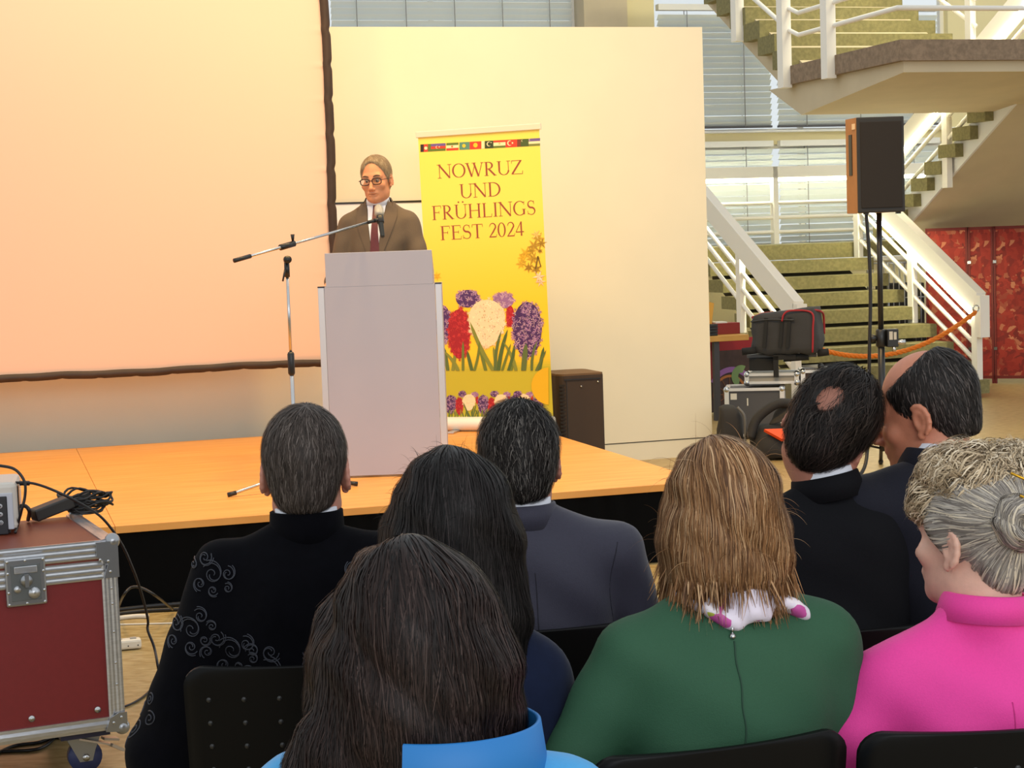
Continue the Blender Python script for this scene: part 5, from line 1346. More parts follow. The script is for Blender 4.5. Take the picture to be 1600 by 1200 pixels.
# ------------------------------------------------------------------ chairs
def chair_proto(label):
    t = thing('chair', label, 'chair', (0, 0, 0), 0, None)
    W_, n = .43, 14
    def sheet(rows, th, nm):
        vs, fs = [], []; k = n + 1
        for (pt, nr, hwid) in rows:
            for i in range(k):
                s_ = (i / n * 2 - 1); x = s_ * hwid; dip = .018 * (1 - s_ * s_)
                for sg_ in (0, 1): vs.append(Vector((x, pt[0], pt[1])) - Vector((0, nr[0], nr[1])) * (dip + sg_ * th))
        R = len(rows)
        for r_ in range(R - 1):
            for i in range(n):
                a = (r_ * k + i) * 2; b_ = ((r_ + 1) * k + i) * 2
                fs += [(a, a + 2, b_ + 2, b_), (a + 1, b_ + 1, b_ + 3, a + 3)]
        for i in range(n): a = i * 2; fs.append((a, a + 1, a + 3, a + 2)); a = ((R - 1) * k + i) * 2; fs.append((a, a + 2, a + 3, a + 1))
        for r_ in range(R - 1):
            a = r_ * k * 2; b_ = (r_ + 1) * k * 2; fs.append((a, b_, b_ + 1, a + 1)); a += n * 2; b_ += n * 2; fs.append((a, a + 1, b_ + 1, b_))
        m_ = MB(); m_.add(vs, fs, flat=False); return obj(nm, m_, mat('chair_shell', (.004, .004, .0042), .42, spec=.14), t)
    br = []
    for i in range(16):
        q = 1 - (1 - i / 15) ** 2.2; z = .53 + .34 * q; y = -.165 - .055 * q; tq = min(1, max(0, (q - .89) / .11)); hwid = W_ / 2 - .040 * (1 - math.sqrt(1 - tq * tq)) - .02 * max(0, (.1 - q) / .1)
        br.append(((y, z), (.98, .16), hwid))
    sheet(br, .011, 'backrest')
    sheet([((-.17 + .42 * i / 9, .452 - .015 * math.sin(math.pi * i / 9) - .02 * max(0, i - 7)), (0, 1), W_ / 2 - .02 * (i in (0, 9))) for i in range(10)], .012, 'seat')
    m_ = MB()
    for i in range(6):
        for k in range(7):
            z = .57 + .047 * k + .0; q = (z - .53) / .34
            if q > .9: continue
            s_ = -.78 + 1.56 * i / 5
            m_.ball((s_ * W_ / 2, -.165 - .055 * q - .018 * (1 - s_ * s_) - .011, z), .0055, 8, 5, sc=(1, .45, 1))
    o = obj('dimple', m_, mat('dimple', (.02, .02, .02), .35), t); o['kind'] = 'stuff'
    for s_ in (-1, 1):
        m_ = MB(); m_.tube(bez([(s_ * .205, .22, 0), (s_ * .205, .20, .40), (s_ * .20, .12, .428), (s_ * .20, -.1, .428), (s_ * .205, -.16, .40), (s_ * .21, -.24, 0)], 5), .0095, 8); obj('leg_frame', m_, mat('chair_legs', (.03, .03, .03), .35, metal=.5), t)
        m_ = MB(); m_.tube([(s_ * .17, -.10, .43), (s_ * .17, -.172, .48), (s_ * .17, -.19, .60)], .008, 6); obj('back_support', m_, _M['chair_legs'], t)
    return t
_ch = [None]
def chair(root, yaw, label, dy=0.0, dx=0.0):
    if _ch[0] is None: t = _ch[0] = chair_proto(label)
    else: t = copy_tree(_ch[0])
    t['label'] = label; t['group'] = 'black moulded audience chairs'
    t.location = root + Vector((dx * math.cos(yaw) - dy * math.sin(yaw), dx * math.sin(yaw) + dy * math.cos(yaw), 0)); t.rotation_euler = (0, 0, yaw); return t

def seams(b, t, f, m, centre=True, arm=True):
    lines = []
    if centre: lines.append([(b.nb[0] * .8 + .001 * math.sin(i * .8), b.sz - .01 - .018 * i) for i in range(18)])
    if arm:
        for s_ in (-1, 1): lines.append([(b.sh[s_][0] - s_ * (.012 + .022 * math.sin(math.pi * min(1, i / 12))), b.sz + .035 - .017 * i) for i in range(14)])
    m_ = MB()
    for L_ in lines:
        P = drape(f, L_, -.6, 1, .0001); m_.tube([Vector(p) for p in P], .0011, 4)
    o = obj('seam', m_, m, t); o['kind'] = 'stuff'

def person(label, root, yaw, cat='person'):
    return thing('person', label, cat, root, yaw)
M_suitnavy = mat('suit_navy', rgb(46, 45, 62), .75, noise=.1, nscale=200, bump=.15, bscale=400, sheen=.15)
M_suitblack = mat('suit_black', rgb(16, 16, 20), .85, spec=.15, noise=.1, nscale=200, bump=.12, bscale=400)
M_suitdark = mat('suit_dark_blue', rgb(24, 25, 36), .8, spec=.2, noise=.1, nscale=200, bump=.15, bscale=400, sheen=.1)
M_shirt = mat('shirt_white', (.75, .77, .84), .7)
M_trou = mat('trousers_dark', (.012, .012, .014), .8); M_shoe = mat('shoe_black', (.01, .01, .01), .3)
def dress_man(b, t, M_jk, jname='jacket', g=.016, seed=1, warp=.0035, collar=True, trousers=True, cz=(.045, .092), kcol=.072, step=.011, extra=None, tilt=.0, nape=None):
    f = Field(smooth_noise(warp, 16, seed)); b.torso(f, g); b.arms_(f, g, cuff=.97)
    if b.seated: f.add(RC((-.09, .03, b.pz), (.09, .03, b.pz), .12 * b.bulk + g, .12 * b.bulk + g), .05)
    else: f.add(RC((-.07, .0, b.pz - .06), (.07, .0, b.pz - .06), .115 + g, .115 + g), .05)
    if extra: extra(f)
    axd = b.H((0, -.022, -.045)) - b.nb; axd /= np.linalg.norm(axd)
    f.add(RC(b.nb + np.array([0, -.0, -.085]), b.nb + np.array([0, .0, .0]), .072, .066), .03)
    f.sub(RC(b.nb + axd * .05 + np.array([0, .008, 0]), b.nb + axd * .2, .050, .058), .006)
    jk, V = skin(jname, f, step, m=M_jk, parent=t)
    tr = Field(smooth_noise(.003, 18, seed + 3)); b.legs_(tr, .008); skin('trousers', tr, .014, m=M_trou, parent=t)
    sh = Field(); b.feet_(sh, .004); skin('shoes', sh, .010, m=M_shoe, parent=t)
    if collar:
        collar_ring('shirt_collar', b, kcol - .010, cz[0], cz[1] + .012, .005, M_shirt, t, tilt=tilt)
        collar_ring('jacket_collar', b, kcol, cz[0] - .005, cz[1], .007, M_jk, t, flare=.010, a0=150, a1=390, tilt=tilt)
    return f, V
def short_hair(b, t, c, cap=.012, n=3500, L=.035, front=.062, nape=-.088, wid=.0022, crown=(0, -.05, .13), cuts=(), lift=(.001, .006), warp=None, m0=None, curl=0.0, wig=.25, side=1.0, name='hair', extra=None, hole=None):
    f = Field(warp)
    f.add(b.hel((0, -.020, .045), (.0755 + cap * .75, .096 + cap, .087 + cap)), .01)
    f.add(b.hel((0, -.058, -.030), (.052 + cap * .4, .045 + cap * .4, .055)), .04)
    if extra: extra(f)
    f.int(HS(b.H((0, front, .075)), b.R @ np.array((0, .85, -.35))), .012)
    f.int(HS(b.H((0, -.060, nape)), b.R @ np.array((0, .62 * side, -.78))), .010)
    f.int(HS(b.H((0, -.07, nape + .004)), b.R @ np.array((0, .1, -1))), .010)
    for pr, k in cuts: f.sub(pr, k)
    base, V = skin(name, f, .0045, m=m0 or mat(name + '_base', c[0], .6), parent=t)
    cr = b.H(crown); dn = b.R @ np.array((0, -.15, -.75))
    def df(P):
        d = P - cr; d /= np.linalg.norm(d, axis=-1, keepdims=True) + .02
        return d + dn
    hm = hair_mat('hair_%s' % t.name, *c[:2], c2=c[2] if len(c) > 2 else None)
    P = surf_points(V, f, n)
    if hole: P = P[np.linalg.norm(P - hole[0], axis=1) > hole[1] * RNG.uniform(.0, 1.3, len(P))]
    if hole:                                        # thin hair left over the bald spot
        fu = Field(); fu.ops = [o_ for o_ in f.ops if o_[0] != 'sub']; q = V[np.linalg.norm(V - hole[0], axis=1) < hole[1] * 1.5]
        ribbons('thin_hair', fu, surf_points(q, fu, 420), df, L, 5, wid * .45, hm, base, lift=(.0, .002), wig=wig)
    s_ = ribbons('hair_strands', f, P, df, L, 5, wid, hm, base, lift=lift, wig=wig, curl=curl)
    return f, V, base
# ================================================================== the people
FR, SR, TR = 3.6, 2.95, 2.25
def seat_person(px, py, D, byaw, label, hy=.06, hx=0.0, dz=0.0, **kw):
    z = headz(px, py, D) + dz; hc = (hx, hy, z); root = rootfor(px, py, D, hc, byaw)
    b = Body(hc, **kw); t = person(label, root, byaw); return b, t, root

# --- 1 man in embroidered robe
yw = math.radians(2)
b, t, root = seat_person(478, 742, FR, yw, 'person in black embroidered robe with short dark hair, seated beside the burgundy case', hx=.03, sw=.165, bulk=1.06, sdz=-.200, neck=None, pitch=4, hs=1.03, arms={-1: ((-.245, .0, .66), (-.16, .30, .60)), 1: ((.20, .04, .68), (.14, .30, .62))})
obj_, _ = skin('body', b.field(), .013, b.fine(.0038), skin_mat('warm', rgb(190, 130, 110)), t)
def robe_extra(f):
    for s_ in (-1, 1):
        f.add(RC(b.sh[s_] + np.array([0, 0, -.02]), b.arm[s_][0] + np.array([s_ * .0, -.02, -.02]), .068, .082), .05)
        f.add(RC(b.arm[s_][0] + np.array([0, 0, -.02]), b.arm[s_][1] + np.array([s_ * .04, 0, 0]), .095, .085), .05)
    f.add(RC((-.15, .0, .50), (.15, .0, .50), .15, .15), .08)
    f.add(RC((-.20, .05, .42), (-.30, .02, .14), .09, .12), .06); f.add(RC((.20, .05, .42), (.26, .05, .2), .09, .11), .06)
    f.add(RC((-.1, .38, .50), (.1, .38, .5), .10, .10), .05)
M_velvet = mat('velvet_black', (.0025, .0025, .004), .9, sheen=.02, noise=.2, spec=.05, nscale=40)
rf, RVv = dress_man(b, t, M_velvet, 'robe', .016, 5, .005, collar=False, extra=robe_extra, step=.012)
collar_ring('stand_collar', b, .074, .02, .100, .010, M_velvet, t, ex=1.0); collar_ring('shirt_collar', b, .063, .03, .107, .004, M_shirt, t)
M_emb = mat('embroidery', rgb(34, 37, 48), .55)
def spiral(cx, cz, r, turns, a0, mir=1):
    return [(cx + mir * r * (1 - .82 * q) * math.cos(a0 + q * turns * 6.283), cz + r * (1 - .82 * q) * math.sin(a0 + q * turns * 6.283)) for q in np.linspace(0, 1, 26)]
curves = []
def motif(cx, cz, s_, mir, rot=0):
    for (dx, dz, r, a) in ((0, 0, .026, 0), (.035, .018, .018, 2), (-.03, .022, .017, 1), (.012, -.036, .016, 4), (-.022, -.03, .013, 3), (.05, -.014, .014, 5), (-.048, -.006, .012, .5)):
        x, z = dx * math.cos(rot) - dz * math.sin(rot), dx * math.sin(rot) + dz * math.cos(rot)
        curves.append(spiral(cx + mir * x * s_, cz + z * s_, r * s_, 1.5, a + rot, mir))
        curves.append(spiral(cx + mir * x * s_, cz + z * s_, r * s_ * 1.22, .8, a + rot + .5, mir))
zc_ = b.sz
for mir in (-1, 1):
    motif(mir * .155, zc_ + .022, .85, mir, .6); motif(mir * .045, zc_ - .165, 1.0, mir, 1.2); motif(mir * .120, zc_ - .125, .95, mir, .2); motif(mir * .20, zc_ - .085, .9, mir, -.3); motif(mir * .03, zc_ - .235, .8, mir, 2.0); motif(mir * .09, zc_ - .195, .6, mir, 2.6)
pts_all = [q for cv in curves for q in cv]; PP = drape(rf, pts_all, -.6, 1, .001)
m_ = MB(); i0 = 0
for cv in curves: m_.tube([Vector(p) for p in PP[i0:i0 + len(cv)]], .0014, 4, cap=False); i0 += len(cv)
edge = drape(rf, [(x, zc_ - .10 - .13 * math.cos(x / .27 * 1.5) + .004) for x in np.linspace(-.17, .17, 60)], -.6, 1, .002)
m_.tube([Vector(p) for p in edge], .0015, 5)
for mir in (-1, 1):
    cv = []
    for (dy, z, r) in ((.0, .70, .02), (.03, .735, .016), (-.03, .73, .016), (.02, .67, .014), (-.015, .765, .013)): cv += [spiral(dy - .03, z, r, 1.6, 1)]
    for c_ in cv:
        P = np.array([(mir * .55, q[0], q[1]) for q in c_]); d = np.array([-mir, 0, 0.0])
        for _ in range(40): P = P + d * (np.clip(rf.at(P), -.02, .05) * .8)[:, None]
        for _ in range(6): P = P - rf.grad(P) * rf.at(P)[:, None] * .9
        m_.tube([Vector(p) for p in P], .0018, 4)
o = obj('embroidery', m_, M_emb, t); o['kind'] = 'stuff'
short_hair(b, t, (rgb(40, 34, 30), rgb(78, 68, 62), rgb(112, 102, 96)), cap=.010, n=6500, L=.030, wid=.0017, crown=(.012, -.055, .115), cuts=[], lift=(.001, .005), nape=-.072, m0=mat('scalp_dark', rgb(62, 50, 44), .6))
chair(root, yw, 'black chair with rivet dimples under the person in the embroidered robe', dx=.02)

# --- 2 man in navy suit
yw = math.radians(10)
b, t, root = seat_person(810, 728, 3.78, yw, 'person in navy suit with thick dark hair, seated facing the lectern', sw=.20, bulk=1.05, sdz=-.195, yaw=-4, pitch=6, hs=1.0)
skin('body', b.field(), .013, b.fine(.0038), skin_mat('tan', rgb(176, 118, 98)), t)
jf_, _ = dress_man(b, t, M_suitnavy, seed=11, warp=.0055, cz=(.045, .088))
seams(b, t, jf_, mat('seam_navy', rgb(26, 25, 38), .8))
short_hair(b, t, (rgb(18, 15, 14), rgb(42, 37, 34), rgb(118, 112, 106)), cap=.013, n=6500, L=.032, wid=.0017, crown=(.02, -.02, .14), nape=-.075, lift=(.002, .010), wig=.35)
chair(root, yw, 'black chair under the person in the navy suit', dy=.05)

# --- 3 leaning dark haired man
yw = math.radians(8)
b, t, root = seat_person(1291, 678, FR + .2, yw, 'person in black suit with wavy dark hair and bald crown, leaning right', hx=.08, hy=.12, sw=.19, bulk=1.05, sdz=-.215, yaw=-22, pitch=14, roll=30, hs=1.04)
skin('body', b.field(), .013, b.fine(.0038), skin_mat('tan', rgb(176, 118, 98)), t)
dress_man(b, t, M_suitblack, seed=21, warp=.0055, cz=(.045, .086), tilt=.004)
short_hair(b, t, (rgb(14, 11, 10), rgb(40, 32, 28), rgb(70, 60, 54)), cap=.018, n=5200, L=.05, nape=-.098, lift=(.002, .012), wig=.5, wid=.0020, crown=(.0, -.02, .14), hole=(b.H((-.03, -.105, .075)), .062), cuts=[(EL(b.H((-.034, -.128, .062)), np.array((.052, .034, .046))), .025)])
chair(root, yw, 'black chair under the leaning person in the black suit')

# --- 4 balding man in profile
yw = math.radians(14)
b, t, root = seat_person(1446, 648, FR + .25, yw, 'balding person in dark blue suit turned in profile towards the left neighbour', hx=-.12, hy=.08, sw=.21, bulk=1.12, sdz=-.20, yaw=48, pitch=14, roll=-4, hs=1.06)
skin('body', b.field(), .013, b.fine(.0034), skin_mat('ruddy', rgb(200, 130, 100)), t)
dress_man(b, t, M_suitdark, seed=31, cz=(.045, .098), kcol=.076)
short_hair(b, t, (rgb(20, 17, 16), rgb(46, 40, 36), rgb(96, 88, 84)), cap=.006, n=4600, L=.026, nape=-.062, crown=(0, -.05, .14), lift=(.001, .004), cuts=[(EL(b.H((0, .075, .125)), np.array((.085, .13, .075)), b.R), .012), (EL(b.H((0, .02, .15)), np.array((.055, .085, .04)), b.R), .012)], m0=mat('scalp_black', rgb(30, 26, 24), .6))
for s_ in (-1, 1):
    m_ = MB(); m_.ball(b.H((s_ * .031, .078, .012)), .0125 * b.hs, 12, 8); obj('eye', m_, mat('eye_white', (.6, .55, .5), .2), t)
    m_ = MB(); m_.tube([b.H((s_ * (.016 + .034 * q), .089 - .014 * q * q, .032 + .006 * math.sin(q * 3))) for q in np.linspace(0, 1, 7)], [.002, .0035, .004, .004, .0035, .003, .0015], 6); obj('eyebrow', m_, mat('brow_dark', rgb(40, 30, 26), .7), t)
chair(root, yw, 'black chair under the balding person in the dark blue suit')

# --- long hair helper
def long_hair(b, t, shapes, cols, n, L, wid, part=(0, 0, .14), wig=.12, lift=(.002, .012), cuts=(), m0=None, warp=None, nseg=12, curl=0, freq=20, k=.03, outflow=.5, rough=.52, step=.0055):
    f = Field(warp)
    for pr in shapes: f.add(pr, k)
    for pr, kk in cuts: f.sub(pr, kk)
    base, V = skin('hair', f, step, m=m0 or mat('hair_core_%s' % t.name, cols[0], .5), parent=t)
    top = b.H(part)
    def df(P):
        r = P - top; h = np.clip((top[2] - P[:, 2:3]) / .12, 0, 1)
        r[:, 2:3] *= .3; r /= np.linalg.norm(r, axis=-1, keepdims=True) + 1e-6
        return r * (1 - h) * 1.0 + np.array((0, 0, -1.0)) * (.25 + h) + r * outflow * .15
    P = surf_points(V, f, n)
    ribbons('hair_strands', f, P, df, L, nseg, wid, hair_mat('hair_%s' % t.name, *cols[:2], c2=cols[2] if len(cols) > 2 else None, rough=rough), base, lift=lift, wig=wig, curl=curl, freq=freq)
    long_hair.mat = hair_mat('hair_%s' % t.name, cols[0], cols[1])
    return f, V, base

# --- 5 woman with black hair, dark blue coat
yw = math.radians(6)
b, t, root = seat_person(708, 838, SR, yw, 'person with long black hair and dark blue velvet coat, between the two rows', hx=.085, sw=.14, sdz=-.25, pitch=3)
skin('body', b.field(fine=False), .014, b.fine(.0045), skin_mat('warm', rgb(190, 130, 110)), t)
M_coat = mat('coat_blue_velvet', rgb(16, 26, 52), .85, sheen=.1, spec=.15, noise=.15, nscale=40)
dress_man(b, t, M_coat, 'coat', .022, 41, .006, collar=False)
H_ = b.H
hf, hV, hb = long_hair(b, t, [b.hel((0, -.022, .048), (.098, .112, .102)), b.hel((0, -.05, -.03), (.108, .085, .12)), b.hel((.005, -.065, -.13), (.112, .055, .12)), b.hel((.0, -.075, -.22), (.10, .042, .08)), b.hel((.075, .01, -.05), (.042, .06, .13)), b.hel((-.08, .01, -.05), (.045, .06, .13))],
          (rgb(9, 7, 7), rgb(26, 21, 20), rgb(48, 42, 42)), 9000, .22, .0019, part=(.0, .0, .15), lift=(.001, .006), warp=smooth_noise(.004, 30, 3))
q = hV[hV[:, 2] > b.hc[2]]; q = q[RNG.integers(0, len(q), 260)]; loose_ends('flyaway_hair', q, hf.grad(q) * .4 + np.array((-.3, 0, .1)), .03, 6, .0006, long_hair.mat, hb, bw=1.2)
chair(root, yw, 'black chair under the person with long black hair')

# --- 6 blonde woman, green dress
yw = math.radians(14)
b, t, root = seat_person(1128, 812, SR, yw, 'person with honey blonde bob, flowered scarf and green dress seen from behind', sw=.165, sdz=-.215, yaw=-8, hy=.06, hx=.045, bulk=1.02, arms={-1: ((-.275, .03, .72), (-.15, .27, .62)), 1: ((.245, .03, .70), (.14, .28, .62))})
skin('body', b.field(fine=False), .014, b.fine(.0045), skin_mat('fair', rgb(226, 178, 158)), t)
M_green = mat('dress_green', rgb(40, 84, 58), .8, noise=.06, nscale=300, bump=.2, bscale=500)
f = Field(smooth_noise(.0035, 15, 51)); b.torso(f, .014); b.arms_(f, .015, cuff=.9)
f.add(RC((-.1, .03, b.pz), (.1, .03, b.pz), .135, .135), .05); f.add(RC((-.09, .05, .52), (-.10, .40, .50), .105, .095), .05); f.add(RC((.09, .05, .52), (.10, .40, .50), .105, .095), .05)
f.sub(RC(b.nb + np.array([0, .01, .035]), b.nb + np.array([0, .02, .3]), .098, .098), .01)
skin('dress', f, .0105, m=M_green, parent=t)
sh = Field(); b.feet_(sh, .004); skin('shoes', sh, .010, m=M_shoe, parent=t)
P = drape(f, [(.012 + .0015 * math.sin(i), b.nb[2] - .02 - .011 * i) for i in range(2, 22)], -.5, 1, .0006); m_ = MB(); m_.tube([Vector(p) for p in P], .0016, 5); obj('seam', m_, mat('seam_green', rgb(32, 66, 48), .8), t)
q = drape(f, [(.012, b.nb[2] - .032)], -.5, 1, .004)[0]; m_ = MB(); m_.tube([Vector(q) + Vector((0, 0, .012)), Vector(q)], .002, 6); m_.ball(Vector(q) + Vector((0, 0, -.005)), .0055, 10, 6); obj('zip_pull', m_, M_steel, t)
# scarf
M_scarf = bpy.data.materials.new('scarf_print'); M_scarf.use_nodes = True; nt = M_scarf.node_tree; bs = nt.nodes['Principled BSDF']; bs.inputs['Roughness'].default_value = .6
tc = nt.nodes.new('ShaderNodeTexCoord'); vo = nt.nodes.new('ShaderNodeTexVoronoi'); vo.inputs['Scale'].default_value = 34; rp = nt.nodes.new('ShaderNodeValToRGB'); nt.links.new(tc.outputs['Object'], vo.inputs['Vector']); sp = nt.nodes.new('ShaderNodeSeparateColor'); nt.links.new(vo.outputs['Color'], sp.inputs[0])
nt.links.new(sp.outputs[0], rp.inputs[0]); rp.color_ramp.interpolation = 'CONSTANT'; e = rp.color_ramp.elements; e[0].color = (*rgb(228, 218, 232), 1); e[1].position = .80; e[1].color = (*rgb(196, 84, 160), 1); k = e.new(.9); k.color = (*rgb(176, 180, 70), 1); k = e.new(.6); k.color = (*rgb(236, 226, 232), 1)
nt.links.new(rp.outputs[0], bs.inputs['Base Color'])
f2_ = Field(smooth_noise(.006, 42, 8))
for i in range(13):
    a0, a1 = math.radians(150 + 20 * i), math.radians(150 + 20 * (i + 1)); c_ = b.nb + np.array([0, .0, .012])
    pt = lambda a: c_ + np.array([.082 * math.cos(a), .080 * math.sin(a), .012 * math.cos(a * 2) - .004])
    f2_.add(RC(pt(a0), pt(a1), .015, .015), .015); f2_.add(RC(pt(a0) + np.array([0, 0, .024]) - (pt(a0) - c_) * .12, pt(a1) + np.array([0, 0, .026]) - (pt(a1) - c_) * .12, .014, .014), .015)
f2_.add(RC(b.nb + np.array([.085, -.06, .0]), b.nb + np.array([.105, -.052, -.012]), .017, .012), .015)
skin('scarf', f2_, .006, m=M_scarf, parent=t)
hf, hV, hb = long_hair(b, t, [b.hel((0, -.020, .048), (.090, .106, .094)), b.hel((0, -.045, -.02), (.098, .078, .085)), b.hel((0, -.055, -.075), (.098, .062, .05)), b.hel((.066, .01, -.035), (.034, .055, .095)), b.hel((-.068, .01, -.035), (.034, .055, .095))],
          (rgb(88, 58, 36), rgb(160, 116, 76), rgb(200, 164, 124)), 9500, .16, .0018, part=(-.02, .01, .145), lift=(.001, .009), wig=.09, outflow=1.2, cuts=[(HS(b.H((0, 0, -.108)), (0, 0, 1.0)), .01)] , warp=smooth_noise(.0035, 34, 5), rough=.48)
q = hV[hV[:, 2] < b.hc[2] - .060]; q = q[RNG.integers(0, len(q), 2600)]; r_ = q - b.H((0, -.02, -.07)); r_[:, 2] = 0; r_ /= np.linalg.norm(r_, axis=1, keepdims=True) + 1e-6
loose_ends('hair_ends', q, np.array((0, 0, -1.0)) + .10 * r_, .062, 7, .0026, long_hair.mat, hb, bend=(0, 0, .15), bw=.6, jit=.14)
q = hV[RNG.integers(0, len(hV), 160)]; loose_ends('flyaway_hair', q, hf.grad(q) * .5 + np.array((0, 0, .1)), .05, 6, .0006, long_hair.mat, hb, bw=1.4)
chair(root, yw + .06, 'black chair under the person in the green dress', dx=-.07, dy=.04)

# --- 7 woman in pink jacket
yw = math.radians(6)
b, t, root = seat_person(1524, 846, SR + .05, yw, 'person in bright pink jacket with grey blonde hair pinned in a bun', hx=-.01, hy=.05, sw=.165, sdz=-.23, yaw=32, pitch=2, hs=1.02, arms={-1: ((-.30, .02, .70), (-.19, .28, .63)), 1: ((.26, .03, .68), (.14, .28, .62))})
skin('body', b.field(), .014, b.fine(.0036), skin_mat('fair', rgb(226, 172, 146)), t)
M_pink = mat('jacket_pink', rgb(238, 62, 158), .75, noise=.05, nscale=300, bump=.15, bscale=450, sheen=.1)
jf_, _ = dress_man(b, t, M_pink, 'jacket', .016, 61, .006, collar=False)
seams(b, t, jf_, mat('seam_pink', rgb(205, 46, 134), .8), arm=False)
collar_ring('jacket_collar', b, .071, .040, .084, .007, M_pink, t, flare=.012, a0=150, a1=390)
M_h0 = mat('hair_grey_core', rgb(128, 116, 104), .5)
bun = b.H((-.030, -.114, .045))
f = Field(smooth_noise(.002, 40, 6))
f.add(b.hel((0, -.020, .047), (.084, .104, .094)), .02); f.add(b.hel((0, -.060, -.035), (.055, .045, .05)), .03); f.add(b.hel((-.05, .02, .01), (.034, .045, .055)), .02)
f.int(HS(b.H((0, .074, .07)), b.R @ np.array((0, .85, -.35))), .012); f.int(HS(b.H((0, -.05, -.072)), b.R @ np.array((0, .72, -.70))), .012)
base, V = skin('hair', f, .005, m=M_h0, parent=t)
def dbun(P): return bun - P
hmg = hair_mat('hair_grey', rgb(112, 104, 98), rgb(176, 168, 158), c2=rgb(220, 206, 182), rough=.35)
ribbons('hair_strands', f, surf_points(V, f, 5200), dbun, .10, 9, .0030, hmg, base, lift=(.001, .006), wig=.10)
fb = Field(smooth_noise(.003, 90, 2)); fb.add(EL(bun, (.046, .036, .046)), .01); fb.sub(EL(bun + np.array([0, -.036, 0]), (.012, .014, .012)), .02)
bb, Vb = skin('hair_bun', fb, .004, m=M_h0, parent=t)
def dsp(P):
    r = P - bun; return np.cross(r, np.array((.1, -1.0, .1))) - .35 * r
ribbons('hair_strands', fb, surf_points(Vb, fb, 900), dsp, .07, 8, .003, hmg, bb, lift=(.001, .006), wig=.08)
ftop = Field(smooth_noise(.005, 60, 9)); ftop.add(b.hel((.005, .0, .108), (.062, .074, .042)), .01); ftop.add(b.hel((-.0, .055, .075), (.055, .036, .040)), .02); ftop.add(b.hel((.03, -.04, .11), (.050, .048, .036)), .02)
tb_, Vt = skin('hair_curls', ftop, .006, m=mat('hair_blond_core', rgb(178, 156, 126), .6), parent=t)
hmc = hair_mat('hair_curl', rgb(158, 136, 108), rgb(214, 192, 158), c2=rgb(240, 224, 198), rough=.35)
def dcv(P): return P - b.H((.03, -.06, .12)) + RNG.normal(0, .03, P.shape)
ribbons('hair_strands', ftop, surf_points(Vt, ftop, 1700), dcv, .10, 30, .0028, hmc, tb_, lift=(.001, .010), wig=.35, curl=.011, freq=8)
q = Vt[RNG.integers(0, len(Vt), 420)]; loose_ends('flyaway_hair', q, ftop.grad(q), .035, 8, .0008, hmc, tb_, bw=1.8, jit=.6)
cl_ = b.H((-.03, -.100, .112)); m_ = MB()
e1 = Vector((.9, .1, -.42)).normalized(); e2 = Vector((-.35, -.35, -.85)).normalized(); c0 = Vector(cl_) + Vector((.02, -.022, -.0))
cr_ = [c0 - e1 * .035, c0 + e1 * .035, c0 + e1 * .035 + e2 * .030, c0 - e1 * .01 + e2 * .030]
for i in range(3): m_.tube([cr_[i], cr_[i + 1]], .0024, 6)
obj('hair_clip', m_, mat('gold', rgb(212, 160, 50), .25, metal=1.0), t)
chair(root, yw - .05, 'black chair with rivet dimples under the person in the pink jacket', dx=-.075)

# --- 8 nearest woman, blue jacket
yw = math.radians(-8)
b, t, root = seat_person(655, 1020, TR, yw, 'person with long dark brown hair and bright blue jacket, nearest of the audience', hx=-.05, sw=.175, sdz=-.20, pitch=2, hy=.05, yaw=0)
skin('body', b.field(fine=False), .014, b.fine(.0045), skin_mat('warm', rgb(190, 130, 110)), t)
M_blue = mat('jacket_blue', rgb(62, 160, 220), .6, noise=.05, nscale=200, sheen=.1)
dress_man(b, t, M_blue, 'jacket', .02, 71, .004, collar=False)
collar_ring('jacket_collar', b, .128, .0, .088, .006, mat('jacket_blue_collar', rgb(30, 118, 190), .55), t, flare=.012, a0=-100, a1=95, tilt=.0, off=(.032, -.02, 0))
long_hair(b, t, [b.hel((0, -.022, .048), (.100, .114, .104)), b.hel((-.005, -.055, -.03), (.118, .088, .12)), b.hel((-.03, -.085, -.13), (.125, .060, .11)), b.hel((-.06, -.095, -.22), (.10, .045, .09)), b.hel((.085, .0, -.06), (.048, .06, .13)), b.hel((-.10, .0, -.08), (.05, .06, .16))],
          (rgb(13, 8, 7), rgb(38, 26, 23), rgb(70, 56, 52)), 12000, .25, .0019, part=(-.02, .01, .15), lift=(.001, .007), warp=smooth_noise(.005, 32, 12), wig=.16, rough=.5)
chair(root, yw, 'black chair under the nearest person in the blue jacket')

# --- 9 speaker at the lectern
SVp = 10.12
pw_ = atv(588, 283, SVp); hz = pw_.z - SZ
ysp = math.radians(180 - 8)
wpos = UV(pw_.x, pw_.y, 0); hc = (0, .035, hz); c, s_ = math.cos(ysp), math.sin(ysp)
root = Vector((wpos.x - (c * hc[0] - s_ * hc[1]), wpos.y - (s_ * hc[0] + c * hc[1]), SZ))
b = Body(hc, seated=False, sw=.178, bulk=1.0, sdz=-.25, yaw=-5, pitch=8, roll=3, hs=1.06, arms={1: ((.245, .06, hz - .52), (.22, .29, hz - .57)), -1: ((-.245, .06, hz - .52), (-.22, .29, hz - .57))})
t = person('grey haired person with glasses and brown suit speaking behind the lectern', root, ysp)
skin('body', b.field(), .013, b.fine(.0030), skin_mat('speaker', rgb(214, 146, 104)), t)
M_brown = mat('suit_brown', rgb(98, 82, 64), .75, noise=.1, nscale=220, bump=.15, bscale=400)
jf, V = dress_man(b, t, M_brown, 'jacket', .016, 81, .004, collar=False)
collar_ring('shirt_collar', b, .066, .035, .088, .005, M_shirt, t, flare=.012)
collar_ring('jacket_collar', b, .074, .03, .078, .008, M_brown, t, flare=.024, a0=165, a1=375)
z0 = b.nb[2] + .045; zb_ = z0 - .40
